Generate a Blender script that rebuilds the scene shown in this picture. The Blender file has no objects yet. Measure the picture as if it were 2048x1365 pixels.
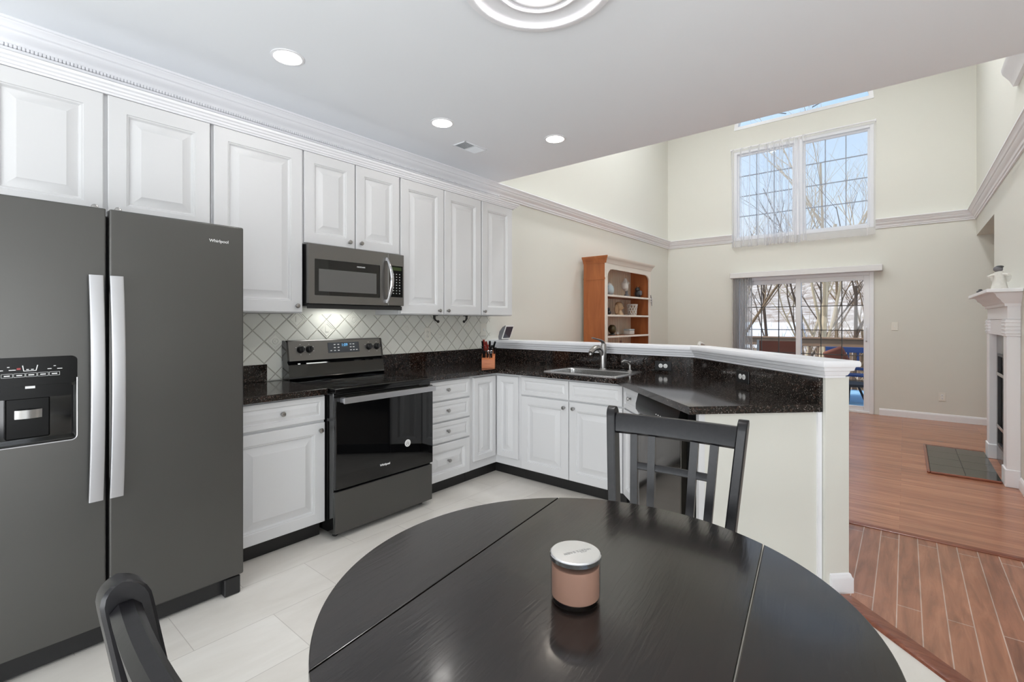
import bpy, bmesh, math, random
from mathutils import Matrix, Vector
random.seed(7)
PI = math.pi
SC = bpy.context.scene
COL = SC.collection
R = math.radians

def S(r, g, b):
    f = lambda c: ((c/255.0+0.055)/1.055)**2.4 if c/255.0 > 0.04045 else c/255.0/12.92
    return (f(r), f(g), f(b), 1.0)

# ------------------------------------------------------------------ camera
CX, CH = 3.33, 1.32
YAW = math.atan2(787.0, 951.0)
cam = bpy.data.cameras.new('camera')
cam.sensor_width = 36.0
cam.lens = 951.0/2048.0*36.0
cam.shift_y = -39.5/2048.0
cam.clip_start = 0.02
cam.clip_end = 400
camo = bpy.data.objects.new('camera', cam)
camo.location = (CX, 0, CH)
camo.rotation_euler = (R(90), 0, YAW)
COL.objects.link(camo)
SC.camera = camo
SC.view_settings.view_transform = 'Standard'
SC.view_settings.look = 'None'
SC.view_settings.gamma = 1.0
SC.view_settings.use_curve_mapping = False
SC.view_settings.exposure = 0.1
SC.cycles.use_denoising = True
SC.cycles.max_bounces = 10
SC.cycles.diffuse_bounces = 6
SC.cycles.glossy_bounces = 5
SC.cycles.transmission_bounces = 6
SC.cycles.transparent_max_bounces = 16
SC.cycles.caustics_reflective = False
SC.cycles.caustics_refractive = False
SC.cycles.sample_clamp_indirect = 6.0

# light levels, all in one place
SKY = 1.25
SUN = 3.2
LAMP = 24.0        # recessed downlights of the kitchen
DOME_FILL = 190.0         # fill lamp added in the unseen middle of the ceiling medallion
DOWN_FILL = 8.0         # unseen fill lamps added over the dining end and hall
COOKTOP = 9.0     # lamp under the microwave
LIVING_FILL = 118.0      # unseen fill lamps added in the high living room ceiling
BACK_FILL = 125.0   # fill lamp added outside an unseen window behind the camera
SIDE_FILL = 72.0    # second added fill lamp, outside an unseen hall window right of the camera

# ------------------------------------------------------------------ world
w = bpy.data.worlds.new('sky')
SC.world = w
w.use_nodes = True
nt = w.node_tree
nt.nodes.clear()
n_out = nt.nodes.new('ShaderNodeOutputWorld')
n_bg = nt.nodes.new('ShaderNodeBackground')
n_tc = nt.nodes.new('ShaderNodeTexCoord')
n_sep = nt.nodes.new('ShaderNodeSeparateXYZ')
n_rmp = nt.nodes.new('ShaderNodeValToRGB')
n_rmp.color_ramp.elements[0].position = 0.0
n_rmp.color_ramp.elements[0].color = S(236, 240, 246)
n_rmp.color_ramp.elements[1].position = 0.55
n_rmp.color_ramp.elements[1].color = S(150, 190, 236)
e = n_rmp.color_ramp.elements.new(0.22)
e.color = S(196, 219, 244)
n_noi = nt.nodes.new('ShaderNodeTexNoise')
n_noi.inputs['Scale'].default_value = 3.0
n_noi.inputs['Detail'].default_value = 5.0
n_cr = nt.nodes.new('ShaderNodeValToRGB')
n_cr.color_ramp.elements[0].position = 0.48
n_cr.color_ramp.elements[0].color = (0, 0, 0, 1)
n_cr.color_ramp.elements[1].position = 0.75
n_cr.color_ramp.elements[1].color = (0.5, 0.5, 0.5, 1)
n_mx = nt.nodes.new('ShaderNodeMix')
n_mx.data_type = 'RGBA'
n_mx.inputs[7].default_value = S(240, 244, 250)
nt.links.new(n_tc.outputs['Generated'], n_sep.inputs[0])
nt.links.new(n_sep.outputs['Z'], n_rmp.inputs[0])
nt.links.new(n_tc.outputs['Generated'], n_noi.inputs['Vector'])
nt.links.new(n_noi.outputs[0], n_cr.inputs[0])
nt.links.new(n_cr.outputs[0], n_mx.inputs[0])
nt.links.new(n_rmp.outputs[0], n_mx.inputs[6])
nt.links.new(n_mx.outputs[2], n_bg.inputs[0])
n_bg.inputs[1].default_value = SKY
nt.links.new(n_bg.outputs[0], n_out.inputs[0])

sun = bpy.data.lights.new('sun', 'SUN')
sun.energy = SUN
sun.angle = R(3)
sun.color = (1.0, 0.95, 0.88)
so = bpy.data.objects.new('sun', sun)
so.rotation_euler = Vector((0.45, 0.35, -0.8)).to_track_quat('-Z', 'Y').to_euler()
so.location = (-5, 14, 12)
COL.objects.link(so)

def area(name, loc, direction, sx, sy, energy, color=(1, 1, 1)):
    l = bpy.data.lights.new(name, 'AREA')
    l.shape = 'RECTANGLE'
    l.size = sx
    l.size_y = sy
    l.energy = energy
    l.color = color
    o = bpy.data.objects.new(name, l)
    o.location = loc
    o.rotation_euler = Vector(direction).to_track_quat('-Z', 'Y').to_euler()
    COL.objects.link(o)
    return o
# added area lamp that brightens the room from behind the camera
area('fill_back', (2.6, -2.75, 1.05), (0, 1, 0.6), 2.6, 1.9, BACK_FILL, (0.97, 0.98, 1.0))

area('fill_side', (5.85, -.55, 1.05), (-1, 0, 0.6), 2.5, 1.9, SIDE_FILL, (0.97, 0.98, 1.0))  # added area lamp brightening the kitchen from the hall side

# ------------------------------------------------------------------ materials
MATS = {}
def newmat(name):
    m = bpy.data.materials.new(name)
    m.use_nodes = True
    MATS[name] = m
    return m, m.node_tree, m.node_tree.nodes['Principled BSDF']

def pm(name, col, rough=0.5, metal=0.0, coat=0.0, bump=0.0, bscale=40.0, spec=0.5, emit=None, estr=0.0, var=0.0, vscale=5.0):
    m, t, b = newmat(name)
    b.inputs['Base Color'].default_value = col
    b.inputs['Roughness'].default_value = rough
    b.inputs['Metallic'].default_value = metal
    b.inputs['Coat Weight'].default_value = coat
    b.inputs['Coat Roughness'].default_value = 0.08
    b.inputs['Specular IOR Level'].default_value = spec
    if emit is not None:
        b.inputs['Emission Color'].default_value = emit
        b.inputs['Emission Strength'].default_value = estr
    if bump or var:
        tc = t.nodes.new('ShaderNodeTexCoord')
    if bump:
        n = t.nodes.new('ShaderNodeTexNoise')
        n.inputs['Scale'].default_value = bscale
        n.inputs['Detail'].default_value = 4
        t.links.new(tc.outputs['Object'], n.inputs['Vector'])
        bp = t.nodes.new('ShaderNodeBump')
        bp.inputs['Strength'].default_value = bump
        bp.inputs['Distance'].default_value = 0.002
        t.links.new(n.outputs[0], bp.inputs['Height'])
        t.links.new(bp.outputs[0], b.inputs['Normal'])
    if var:
        n = t.nodes.new('ShaderNodeTexNoise')
        n.inputs['Scale'].default_value = vscale
        n.inputs['Detail'].default_value = 6
        t.links.new(tc.outputs['Object'], n.inputs['Vector'])
        mx = t.nodes.new('ShaderNodeMix')
        mx.data_type = 'RGBA'
        mx.inputs[6].default_value = tuple(c*(1-var) for c in col[:3])+(1,)
        mx.inputs[7].default_value = tuple(min(1, c*(1+var)) for c in col[:3])+(1,)
        t.links.new(n.outputs[0], mx.inputs[0])
        t.links.new(mx.outputs[2], b.inputs['Base Color'])
    return m

pm('wall_paint', S(218, 217, 209), 0.75, bump=0.05, bscale=180)
pm('ceiling_paint', S(238, 241, 245), 0.85, bump=0.04, bscale=150)
pm('trim_paint', S(236, 236, 239), 0.4)
pm('cabinet_paint', S(212, 212, 213), 0.42, bump=0.02, bscale=60)
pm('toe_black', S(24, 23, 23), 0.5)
pm('nickel', S(168, 166, 164), 0.28, 1.0)
pm('chrome', S(215, 215, 218), 0.08, 1.0)
pm('steel', S(190, 189, 188), 0.27, 1.0)
pm('handle_steel', S(196, 196, 199), 0.36, 0.9)
pm('black_stainless', S(91, 90, 88), 0.36, 0.75, var=0.04, vscale=3)
pm('black_stainless_bright', S(124, 122, 120), 0.3, 0.85)
pm('dark_mirror', S(96, 92, 88), 0.10, 0.95)
pm('fridge_side', S(40, 40, 41), 0.5)
pm('black_gloss', S(10, 10, 11), 0.08, coat=0.5)
pm('black_glass', S(7, 7, 8), 0.03, spec=0.6)
pm('cooktop_glass', S(9, 9, 10), 0.06, spec=0.6, var=0.3, vscale=60)
pm('grey_glass', S(92, 91, 90), 0.12, spec=0.6)
pm('rubber', S(14, 14, 14), 0.6)
pm('panel_black', S(12, 12, 12), 0.22, spec=0.16)
pm('marking', S(225, 225, 225), 0.5)
pm('marking_dim', S(120, 120, 118), 0.5)
pm('red_mark', S(150, 60, 62), 0.5)
pm('blue_display', S(20, 40, 60), 0.2, emit=S(120, 200, 255), estr=1.0)
pm('green_display', S(20, 30, 12), 0.2, emit=S(100, 130, 50), estr=0.12)
pm('display_back', S(58, 62, 68), 0.2)
pm('white_plastic', S(232, 232, 230), 0.35)
pm('ivory_plastic', S(225, 222, 212), 0.35)
pm('black_plastic', S(26, 26, 27), 0.4)
pm('dark_screen', S(52, 52, 62), 0.15)
pm('grey_fabric', S(132, 132, 136), 0.8)
pm('knife_black', S(12, 12, 14), 0.35)
pm('knife_red', S(126, 44, 38), 0.4)
pm('iron', S(26, 23, 20), 0.4, 0.5)
pm('muntin', S(74, 70, 66), 0.5)  # backlit darkness of the door grilles put into their colour
pm('muntin_grey', S(128, 138, 150), 0.5)
pm('vinyl', S(232, 233, 236), 0.35)
pm('blind', S(220, 219, 219), 0.6)
pm('slate', S(116, 116, 118), 0.25)
pm('firebox', S(16, 16, 17), 0.3)
pm('figurine_white', S(214, 211, 205), 0.55, var=0.15, vscale=40)
pm('figurine_tan', S(188, 158, 124), 0.55, var=0.25, vscale=30)
pm('figurine_dark', S(52, 52, 54), 0.4, var=0.3, vscale=30)
pm('figurine_grey', S(112, 110, 114), 0.6)
pm('figurine_bronze', S(86, 76, 52), 0.3, 0.4, var=0.3, vscale=40)
pm('pale_blue', S(188, 202, 208), 0.4, var=0.15, vscale=40)
pm('wax', S(174, 142, 128), 0.45, var=0.08, vscale=20)
pm('lid_silver', S(226, 226, 226), 0.22, 0.7)
pm('lid_mark', S(150, 148, 146), 0.5)
pm('blue_paint', S(36, 66, 120), 0.5)
pm('deck_blue', S(150, 196, 226), 0.7, var=0.06, vscale=3)
pm('rail_wood', S(140, 108, 84), 0.8, var=0.2, vscale=6)
pm('brown_canvas', S(126, 66, 46), 0.7)
pm('dark_cushion', S(52, 46, 44), 0.8)
pm('bark', S(120, 98, 74), 0.9, var=0.3, vscale=4)
pm('bark_dark', S(92, 76, 64), 0.9, var=0.3, vscale=4)
pm('bark_pale', S(196, 178, 150), 0.9, var=0.2, vscale=4)
pm('brush', S(172, 150, 124), 0.9, var=0.25, vscale=0.8)
pm('snow', S(236, 238, 244), 0.8)
pm('lens', (1, 1, 1, 1), 0.5, emit=(1, 0.97, 0.93, 1), estr=LAMP)
pm('lens_warm', (1, 1, 1, 1), 0.5, emit=(1, 0.90, 0.78, 1), estr=LAMP)
pm('lens_fill', (1, 1, 1, 1), 0.5, emit=(1, 0.97, 0.94, 1), estr=DOWN_FILL)
pm('lens_living_fill', (1, 1, 1, 1), 0.5, emit=(0.95, 0.98, 1, 1), estr=LIVING_FILL)
pm('lens_cooktop', (1, 1, 1, 1), 0.5, emit=(0.98, 1, 0.97, 1), estr=COOKTOP)
pm('dome_fill', (1, 1, 1, 1), 0.5, emit=(1, 0.98, 0.96, 1), estr=DOME_FILL)
pm('house_siding', S(214, 214, 216), 0.7)

def nodes_of(m):
    return m.node_tree.nodes, m.node_tree.links

# hillside: bare brown brush with snow showing through
m, t, b = newmat('hillside')
tc = t.nodes.new('ShaderNodeTexCoord')
n1 = t.nodes.new('ShaderNodeTexNoise'); n1.inputs['Scale'].default_value = 0.9; n1.inputs['Detail'].default_value = 10
n1.inputs['Roughness'].default_value = 0.75
t.links.new(tc.outputs['Object'], n1.inputs['Vector'])
rp = t.nodes.new('ShaderNodeValToRGB')
rp.color_ramp.elements[0].position = 0.40; rp.color_ramp.elements[0].color = S(146, 124, 106)
rp.color_ramp.elements[1].position = 0.62; rp.color_ramp.elements[1].color = S(218, 206, 196)
t.links.new(n1.outputs[0], rp.inputs[0]); t.links.new(rp.outputs[0], b.inputs['Base Color'])
b.inputs['Roughness'].default_value = 0.95

# clear window glass
m, t, b = newmat('glass')
t.nodes.remove(b)
tr = t.nodes.new('ShaderNodeBsdfTransparent'); tr.inputs[0].default_value = (0.97, 0.98, 0.98, 1)
gl = t.nodes.new('ShaderNodeBsdfGlossy'); gl.inputs['Roughness'].default_value = 0.02
fr = t.nodes.new('ShaderNodeMapRange'); fl = t.nodes.new('ShaderNodeLayerWeight'); fl.inputs[0].default_value = 0.2; fr.inputs[1].default_value = 0.3; fr.inputs[3].default_value = 0.012; fr.inputs[4].default_value = 0.35; t.links.new(fl.outputs['Facing'], fr.inputs[0])
mx = t.nodes.new('ShaderNodeMixShader')
t.links.new(fr.outputs[0], mx.inputs[0]); t.links.new(tr.outputs[0], mx.inputs[1]); t.links.new(gl.outputs[0], mx.inputs[2])
t.links.new(mx.outputs[0], t.nodes['Material Output'].inputs[0])

# candle jar glass, tinted
m, t, b = newmat('jar_glass')
t.nodes.remove(b)
tr = t.nodes.new('ShaderNodeBsdfTransparent'); tr.inputs[0].default_value = (0.97, 0.94, 0.92, 1)
gl = t.nodes.new('ShaderNodeBsdfGlossy'); gl.inputs['Roughness'].default_value = 0.03
fr = t.nodes.new('ShaderNodeMapRange'); fl = t.nodes.new('ShaderNodeLayerWeight'); fl.inputs[0].default_value = 0.2; fr.inputs[1].default_value = 0.2; fr.inputs[3].default_value = 0.03; fr.inputs[4].default_value = 0.55; t.links.new(fl.outputs['Facing'], fr.inputs[0])
mx = t.nodes.new('ShaderNodeMixShader')
t.links.new(fr.outputs[0], mx.inputs[0]); t.links.new(tr.outputs[0], mx.inputs[1]); t.links.new(gl.outputs[0], mx.inputs[2])
t.links.new(mx.outputs[0], t.nodes['Material Output'].inputs[0])

# sheer curtain
m, t, b = newmat('sheer')
t.nodes.remove(b)
tr = t.nodes.new('ShaderNodeBsdfTransparent')
df = t.nodes.new('ShaderNodeBsdfDiffuse'); df.inputs[0].default_value = S(238, 238, 242)
tl = t.nodes.new('ShaderNodeBsdfTranslucent'); tl.inputs[0].default_value = S(238, 238, 242)
m1 = t.nodes.new('ShaderNodeMixShader'); m1.inputs[0].default_value = 0.5
lw = t.nodes.new('ShaderNodeLayerWeight'); lw.inputs[0].default_value = 0.55
mr = t.nodes.new('ShaderNodeMapRange'); mr.inputs[1].default_value = 0.25; mr.inputs[2].default_value = 1.0
mr.inputs[3].default_value = 0.27; mr.inputs[4].default_value = 0.85
m2 = t.nodes.new('ShaderNodeMixShader')
t.links.new(df.outputs[0], m1.inputs[1]); t.links.new(tl.outputs[0], m1.inputs[2])
t.links.new(lw.outputs['Facing'], mr.inputs[0]); t.links.new(mr.outputs[0], m2.inputs[0])
t.links.new(tr.outputs[0], m2.inputs[1]); t.links.new(m1.outputs[0], m2.inputs[2])
t.links.new(m2.outputs[0], t.nodes['Material Output'].inputs[0])

# granite
m, t, b = newmat('granite')
tc = t.nodes.new('ShaderNodeTexCoord')
v1 = t.nodes.new('ShaderNodeTexVoronoi'); v1.inputs['Scale'].default_value = 95
n1 = t.nodes.new('ShaderNodeTexNoise'); n1.inputs['Scale'].default_value = 170; n1.inputs['Detail'].default_value = 3
n2 = t.nodes.new('ShaderNodeTexNoise'); n2.inputs['Scale'].default_value = 14; n2.inputs['Detail'].default_value = 4
for n in (v1, n1, n2):
    t.links.new(tc.outputs['Object'], n.inputs['Vector'])
r1 = t.nodes.new('ShaderNodeValToRGB')
r1.color_ramp.elements[0].position = 0.0; r1.color_ramp.elements[0].color = S(14, 11, 10)
r1.color_ramp.elements[1].position = 1.0; r1.color_ramp.elements[1].color = S(64, 48, 41)
ee = r1.color_ramp.elements.new(0.55); ee.color = S(22, 17, 15)
t.links.new(v1.outputs['Color'], r1.inputs[0])
r2 = t.nodes.new('ShaderNodeValToRGB')
r2.color_ramp.elements[0].position = 0.61; r2.color_ramp.elements[0].color = (0, 0, 0, 1)
r2.color_ramp.elements[1].position = 0.72; r2.color_ramp.elements[1].color = (1, 1, 1, 1)
t.links.new(n1.outputs[0], r2.inputs[0])
mx = t.nodes.new('ShaderNodeMix'); mx.data_type = 'RGBA'
mx.inputs[7].default_value = S(158, 152, 146)
t.links.new(r2.outputs[0], mx.inputs[0]); t.links.new(r1.outputs[0], mx.inputs[6])
t.links.new(mx.outputs[2], b.inputs['Base Color'])
b.inputs['Roughness'].default_value = 0.09

def swizzle(t, src, order, off=(0, 0, 0)):
    s = t.nodes.new('ShaderNodeSeparateXYZ'); c = t.nodes.new('ShaderNodeCombineXYZ')
    t.links.new(src, s.inputs[0])
    for k, a in enumerate(order):
        if a is None: continue
        ad = t.nodes.new('ShaderNodeMath'); ad.operation = 'ADD'; ad.inputs[1].default_value = off[k]
        t.links.new(s.outputs['XYZ'.index(a)], ad.inputs[0])
        t.links.new(ad.outputs[0], c.inputs[k])
    return c.outputs[0]

def plank_mat(name, order, off, length, row, mortar, c1, c2, cm, rough, grain, bump=0.3, offset=0.5, mbump=True):
    m, t, b = newmat(name)
    tc = t.nodes.new('ShaderNodeTexCoord')
    vec = swizzle(t, tc.outputs['Object'], order, off)
    br = t.nodes.new('ShaderNodeTexBrick')
    br.offset = offset
    br.inputs['Scale'].default_value = 1.0
    br.inputs['Brick Width'].default_value = length
    br.inputs['Row Height'].default_value = row
    br.inputs['Mortar Size'].default_value = mortar
    br.inputs['Mortar Smooth'].default_value = 0.1
    br.inputs['Color1'].default_value = c1
    br.inputs['Color2'].default_value = c2
    br.inputs['Mortar'].default_value = cm
    t.links.new(vec, br.inputs['Vector'])
    n = t.nodes.new('ShaderNodeTexNoise'); n.inputs['Scale'].default_value = 1.0
    n.inputs['Detail'].default_value = 8; n.inputs['Roughness'].default_value = 0.62
    n.inputs['Distortion'].default_value = 0.6
    mp = t.nodes.new('ShaderNodeMapping'); mp.inputs['Scale'].default_value = grain
    t.links.new(vec, mp.inputs['Vector']); t.links.new(mp.outputs[0], n.inputs['Vector'])
    rp = t.nodes.new('ShaderNodeValToRGB')
    rp.color_ramp.elements[0].position = 0.3; rp.color_ramp.elements[0].color = (0.62, 0.62, 0.62, 1)
    rp.color_ramp.elements[1].position = 0.72; rp.color_ramp.elements[1].color = (1.18, 1.18, 1.18, 1)
    t.links.new(n.outputs[0], rp.inputs[0])
    mu = t.nodes.new('ShaderNodeMix'); mu.data_type = 'RGBA'; mu.blend_type = 'MULTIPLY'; mu.inputs[0].default_value = 1.0
    t.links.new(br.outputs['Color'], mu.inputs[6]); t.links.new(rp.outputs[0], mu.inputs[7])
    t.links.new(mu.outputs[2], b.inputs['Base Color'])
    b.inputs['Roughness'].default_value = rough
    bp = t.nodes.new('ShaderNodeBump'); bp.inputs['Strength'].default_value = bump; bp.inputs['Distance'].default_value = 0.002
    sb = t.nodes.new('ShaderNodeMath'); sb.operation = 'SUBTRACT'
    t.links.new(n.outputs[0], sb.inputs[0])
    mf = t.nodes.new('ShaderNodeMath'); mf.operation = 'MULTIPLY'; mf.inputs[1].default_value = 2.0 if mbump else 0.0
    t.links.new(br.outputs['Fac'], mf.inputs[0]); t.links.new(mf.outputs[0], sb.inputs[1])
    t.links.new(sb.outputs[0], bp.inputs['Height']); t.links.new(bp.outputs[0], b.inputs['Normal'])
    return m
plank_mat('planks', ('Y', 'X', None), (0.9, -3.126+0.0867*40, 0), 2.3, 0.0867, 0.0022,
          S(140, 92, 72), S(166, 114, 88), S(196, 170, 154), 0.24, (3.0, 26.0, 1.0), 0.25, 0.37)
plank_mat('laminate', ('X', 'Y', None), (0.3, 0.1, 0), 1.2, 0.085, 0.0007,
          S(166, 112, 86), S(186, 128, 98), S(128, 86, 66), 0.26, (2.2, 30.0, 1.0), 0.06, 0.41, False)
plank_mat('tile_floor', ('Y', 'X', None), (0.275, -0.134+0.333*4, 0), 0.62, 0.3335, 0.0016,
          S(222, 217, 210), S(231, 227, 221), S(196, 190, 183), 0.30, (2.0, 6.0, 1.0), 0.05, 0.5)
# soften the stone clouding of the floor tile
for n in MATS['tile_floor'].node_tree.nodes:
    if n.type == 'VALTORGB':
        n.color_ramp.elements[0].color = (0.90, 0.89, 0.87, 1); n.color_ramp.elements[1].color = (1.04, 1.04, 1.04, 1)

def wood_mat(name, c1, c2, rough, scale, bump=0.1, coat=0.0):
    m, t, b = newmat(name)
    tc = t.nodes.new('ShaderNodeTexCoord')
    mp = t.nodes.new('ShaderNodeMapping'); mp.inputs['Scale'].default_value = scale
    n = t.nodes.new('ShaderNodeTexNoise'); n.inputs['Scale'].default_value = 1.0; n.inputs['Detail'].default_value = 8
    n.inputs['Distortion'].default_value = 0.8
    t.links.new(tc.outputs['Object'], mp.inputs['Vector']); t.links.new(mp.outputs[0], n.inputs['Vector'])
    rp = t.nodes.new('ShaderNodeValToRGB')
    rp.color_ramp.elements[0].position = 0.3; rp.color_ramp.elements[0].color = c1
    rp.color_ramp.elements[1].position = 0.7; rp.color_ramp.elements[1].color = c2
    t.links.new(n.outputs[0], rp.inputs[0]); t.links.new(rp.outputs[0], b.inputs['Base Color'])
    b.inputs['Roughness'].default_value = rough
    b.inputs['Coat Weight'].default_value = coat
    b.inputs['Coat Roughness'].default_value = 0.1
    bp = t.nodes.new('ShaderNodeBump'); bp.inputs['Strength'].default_value = bump; bp.inputs['Distance'].default_value = 0.001
    t.links.new(n.outputs[0], bp.inputs['Height']); t.links.new(bp.outputs[0], b.inputs['Normal'])
    return m
wood_mat('espresso', S(13, 12, 15), S(24, 22, 25), 0.34, (60, 8, 60), 0.15)
MATS['espresso'].node_tree.nodes['Principled BSDF'].inputs['Specular IOR Level'].default_value = 0.4
wood_mat('espresso_top', S(19, 16, 15), S(34, 28, 26), 0.20, (90, 9, 40), 0.45, 0.3)
wood_mat('orange_wood', S(150, 84, 44), S(180, 108, 60), 0.4, (10, 10, 1.5), 0.05)
wood_mat('orange_wood_shelf', S(140, 76, 40), S(168, 98, 54), 0.4, (2, 10, 10), 0.05)
wood_mat('block_wood', S(176, 98, 58), S(206, 128, 82), 0.4, (6, 6, 40), 0.05)
wood_mat('threshold_wood', S(110, 58, 40), S(142, 82, 58), 0.25, (6, 40, 40), 0.05)
pm('frame_white', S(226, 218, 208), 0.5)
pm('beadboard', S(240, 226, 206), 0.5)
pm('hearth_tile', S(48, 50, 42), 0.07, var=0.25, vscale=12)

# diagonal wall tile with sunk grout lines
m, t, b = newmat('diamond_tile')
tc = t.nodes.new('ShaderNodeTexCoord'); sp = t.nodes.new('ShaderNodeSeparateXYZ')
t.links.new(tc.outputs['Object'], sp.inputs[0])
def mth(op, a, bb=None):
    n = t.nodes.new('ShaderNodeMath'); n.operation = op
    for k, x in enumerate((a, bb)):
        if x is None: continue
        if isinstance(x, (int, float)): n.inputs[k].default_value = x
        else: t.links.new(x, n.inputs[k])
    return n.outputs[0]
dy = mth('SUBTRACT', sp.outputs['Y'], 1.624); dz = mth('SUBTRACT', sp.outputs['Z'], 1.333)
p = mth('DIVIDE', mth('ADD', dy, dz), 0.149); q = mth('DIVIDE', mth('SUBTRACT', dy, dz), 0.149)
p = mth('PINGPONG', mth('ADD', p, 100.5), 0.5); q = mth('PINGPONG', mth('ADD', q, 100.5), 0.5)
d = mth('MINIMUM', p, q)
r1 = t.nodes.new('ShaderNodeMapRange'); r1.inputs[1].default_value = 0.008; r1.inputs[2].default_value = 0.036
t.links.new(d, r1.inputs[0])
mx = t.nodes.new('ShaderNodeMix'); mx.data_type = 'RGBA'
mx.inputs[6].default_value = S(196, 193, 182); mx.inputs[7].default_value = S(224, 224, 216)
t.links.new(r1.outputs[0], mx.inputs[0]); t.links.new(mx.outputs[2], b.inputs['Base Color'])
bp = t.nodes.new('ShaderNodeBump'); bp.inputs['Strength'].default_value = 0.9; bp.inputs['Distance'].default_value = 0.004
t.links.new(r1.outputs[0], bp.inputs['Height']); t.links.new(bp.outputs[0], b.inputs['Normal'])
b.inputs['Roughness'].default_value = 0.16
pm('relief_tile', S(226, 225, 217), 0.16)

# ------------------------------------------------------------------ mesh builder
class MB:
    def __init__(self, M=None):
        self.v = []; self.f = []; self.mi = []; self.M = M or Matrix.Identity(4)
    def add(self, verts, faces, mi=0):
        o = len(self.v)
        self.v += [tuple(self.M @ Vector(x)) for x in verts]
        self.f += [tuple(i+o for i in f) for f in faces]
        self.mi += [mi]*len(faces)
        return self
    def box(self, x0, y0, z0, x1, y1, z1, bev=0.0, mi=0, seg=1):
        if x1 < x0: x0, x1 = x1, x0
        if y1 < y0: y0, y1 = y1, y0
        if z1 < z0: z0, z1 = z1, z0
        if bev <= 0:
            vs = [(x, y, z) for z in (z0, z1) for y in (y0, y1) for x in (x0, x1)]
            return self.add(vs, [(0, 2, 3, 1), (4, 5, 7, 6), (0, 1, 5, 4), (2, 6, 7, 3), (0, 4, 6, 2), (1, 3, 7, 5)], mi)
        bm = bmesh.new()
        bmesh.ops.create_cube(bm, size=1.0)
        for v in bm.verts:
            v.co = Vector((x0+(v.co.x+.5)*(x1-x0), y0+(v.co.y+.5)*(y1-y0), z0+(v.co.z+.5)*(z1-z0)))
        bev = min(bev, (x1-x0)*.49, (y1-y0)*.49, (z1-z0)*.49)
        bmesh.ops.bevel(bm, geom=bm.edges[:], offset=bev, segments=seg, affect='EDGES', profile=0.5)
        self.bm(bm, mi)
        return self
    def bm(self, bm, mi=0):
        bm.verts.index_update()
        self.add([v.co.copy() for v in bm.verts], [tuple(v.index for v in f.verts) for f in bm.faces], mi)
        bm.free()
    def loft(self, rings, closed=True, cap0=True, cap1=True, mi=0):
        n = len(rings[0]); vs = []; fs = []
        for r in rings: vs += list(r)
        for k in range(len(rings)-1):
            for i in range(n if closed else n-1):
                j = (i+1) % n
                fs.append((k*n+i, k*n+j, (k+1)*n+j, (k+1)*n+i))
        if cap0: fs.append(tuple(reversed(range(n))))
        if cap1: fs.append(tuple((len(rings)-1)*n+i for i in range(n)))
        return self.add(vs, fs, mi)
    def lathe(self, prof, c=(0, 0, 0), n=20, axis='Z', mi=0, cap0=True, cap1=True):
        rings = []
        for r, z in prof:
            ring = []
            for i in range(n):
                a = 2*PI*i/n
                u, v = r*math.cos(a), r*math.sin(a)
                if axis == 'Z': q = (c[0]+u, c[1]+v, c[2]+z)
                elif axis == '-Y': q = (c[0]+u, c[1]-z, c[2]+v)
                elif axis == 'X': q = (c[0]+z, c[1]+u, c[2]+v)
                ring.append(q)
            rings.append(ring)
        return self.loft(rings, True, cap0, cap1, mi)
    def tube(self, pts, rad, n=10, mi=0, cap=True, flat=None):
        pts = [Vector(p) for p in pts]
        if isinstance(rad, (int, float)): rad = [rad]*len(pts)
        rings = []; prev = None
        for i, p in enumerate(pts):
            if i == 0: tg = pts[1]-pts[0]
            elif i == len(pts)-1: tg = pts[-1]-pts[-2]
            else: tg = (pts[i+1]-pts[i]).normalized()+(pts[i]-pts[i-1]).normalized()
            tg.normalize()
            if prev is None:
                a = Vector((0, 0, 1)) if abs(tg.z) < 0.9 else Vector((1, 0, 0))
                nx = tg.cross(a).normalized()
            else:
                nx = (prev-tg*prev.dot(tg)).normalized()
            prev = nx
            ny = tg.cross(nx)
            k = flat if flat else 1.0
            rings.append([p+nx*rad[i]*math.cos(2*PI*j/n)+ny*rad[i]*k*math.sin(2*PI*j/n) for j in range(n)])
        return self.loft(rings, True, cap, cap, mi)
    def ball(self, c, r, n=14, m=8, mi=0):
        if isinstance(r, (int, float)): r = (r, r, r)
        rings = []
        for k in range(1, m):
            a = PI*k/m
            rings.append([(c[0]+r[0]*math.sin(a)*math.cos(2*PI*i/n), c[1]+r[1]*math.sin(a)*math.sin(2*PI*i/n), c[2]-r[2]*math.cos(a)) for i in range(n)])
        return self.loft(rings, True, True, True, mi)
    def prism(self, poly, z0, z1, holes=(), mi=0, plane='XY'):
        bm = bmesh.new()
        edges = []
        for loop in [poly]+list(holes):
            vs = [bm.verts.new((x, y, 0)) for x, y in loop]
            for i in range(len(vs)): edges.append(bm.edges.new((vs[i], vs[(i+1) % len(vs)])))
        bmesh.ops.triangle_fill(bm, use_beauty=True, use_dissolve=False, edges=edges, normal=(0, 0, 1))
        if not holes:
            bmesh.ops.dissolve_limit(bm, angle_limit=0.001, verts=bm.verts[:], edges=bm.edges[:])
        bm.verts.index_update()
        top = [v.co.copy() for v in bm.verts]
        fs = [tuple(v.index for v in f.verts) for f in bm.faces]
        be = [(e2.verts[0].index, e2.verts[1].index) for e2 in bm.edges if len(e2.link_faces) == 1]
        bm.free()
        N = len(top)
        mp = (lambda x, y, z: (x, y, z)) if plane == 'XY' else ((lambda x, y, z: (x, z, y)) if plane == 'XZ' else (lambda x, y, z: (z, x, y)))
        vs = [mp(p.x, p.y, z0) for p in top]+[mp(p.x, p.y, z1) for p in top]
        F = [tuple(reversed(f)) for f in fs]+[tuple(i+N for i in f) for f in fs]
        F += [(a, b2, b2+N, a+N) for a, b2 in be]
        return self.add(vs, F, mi)
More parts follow.
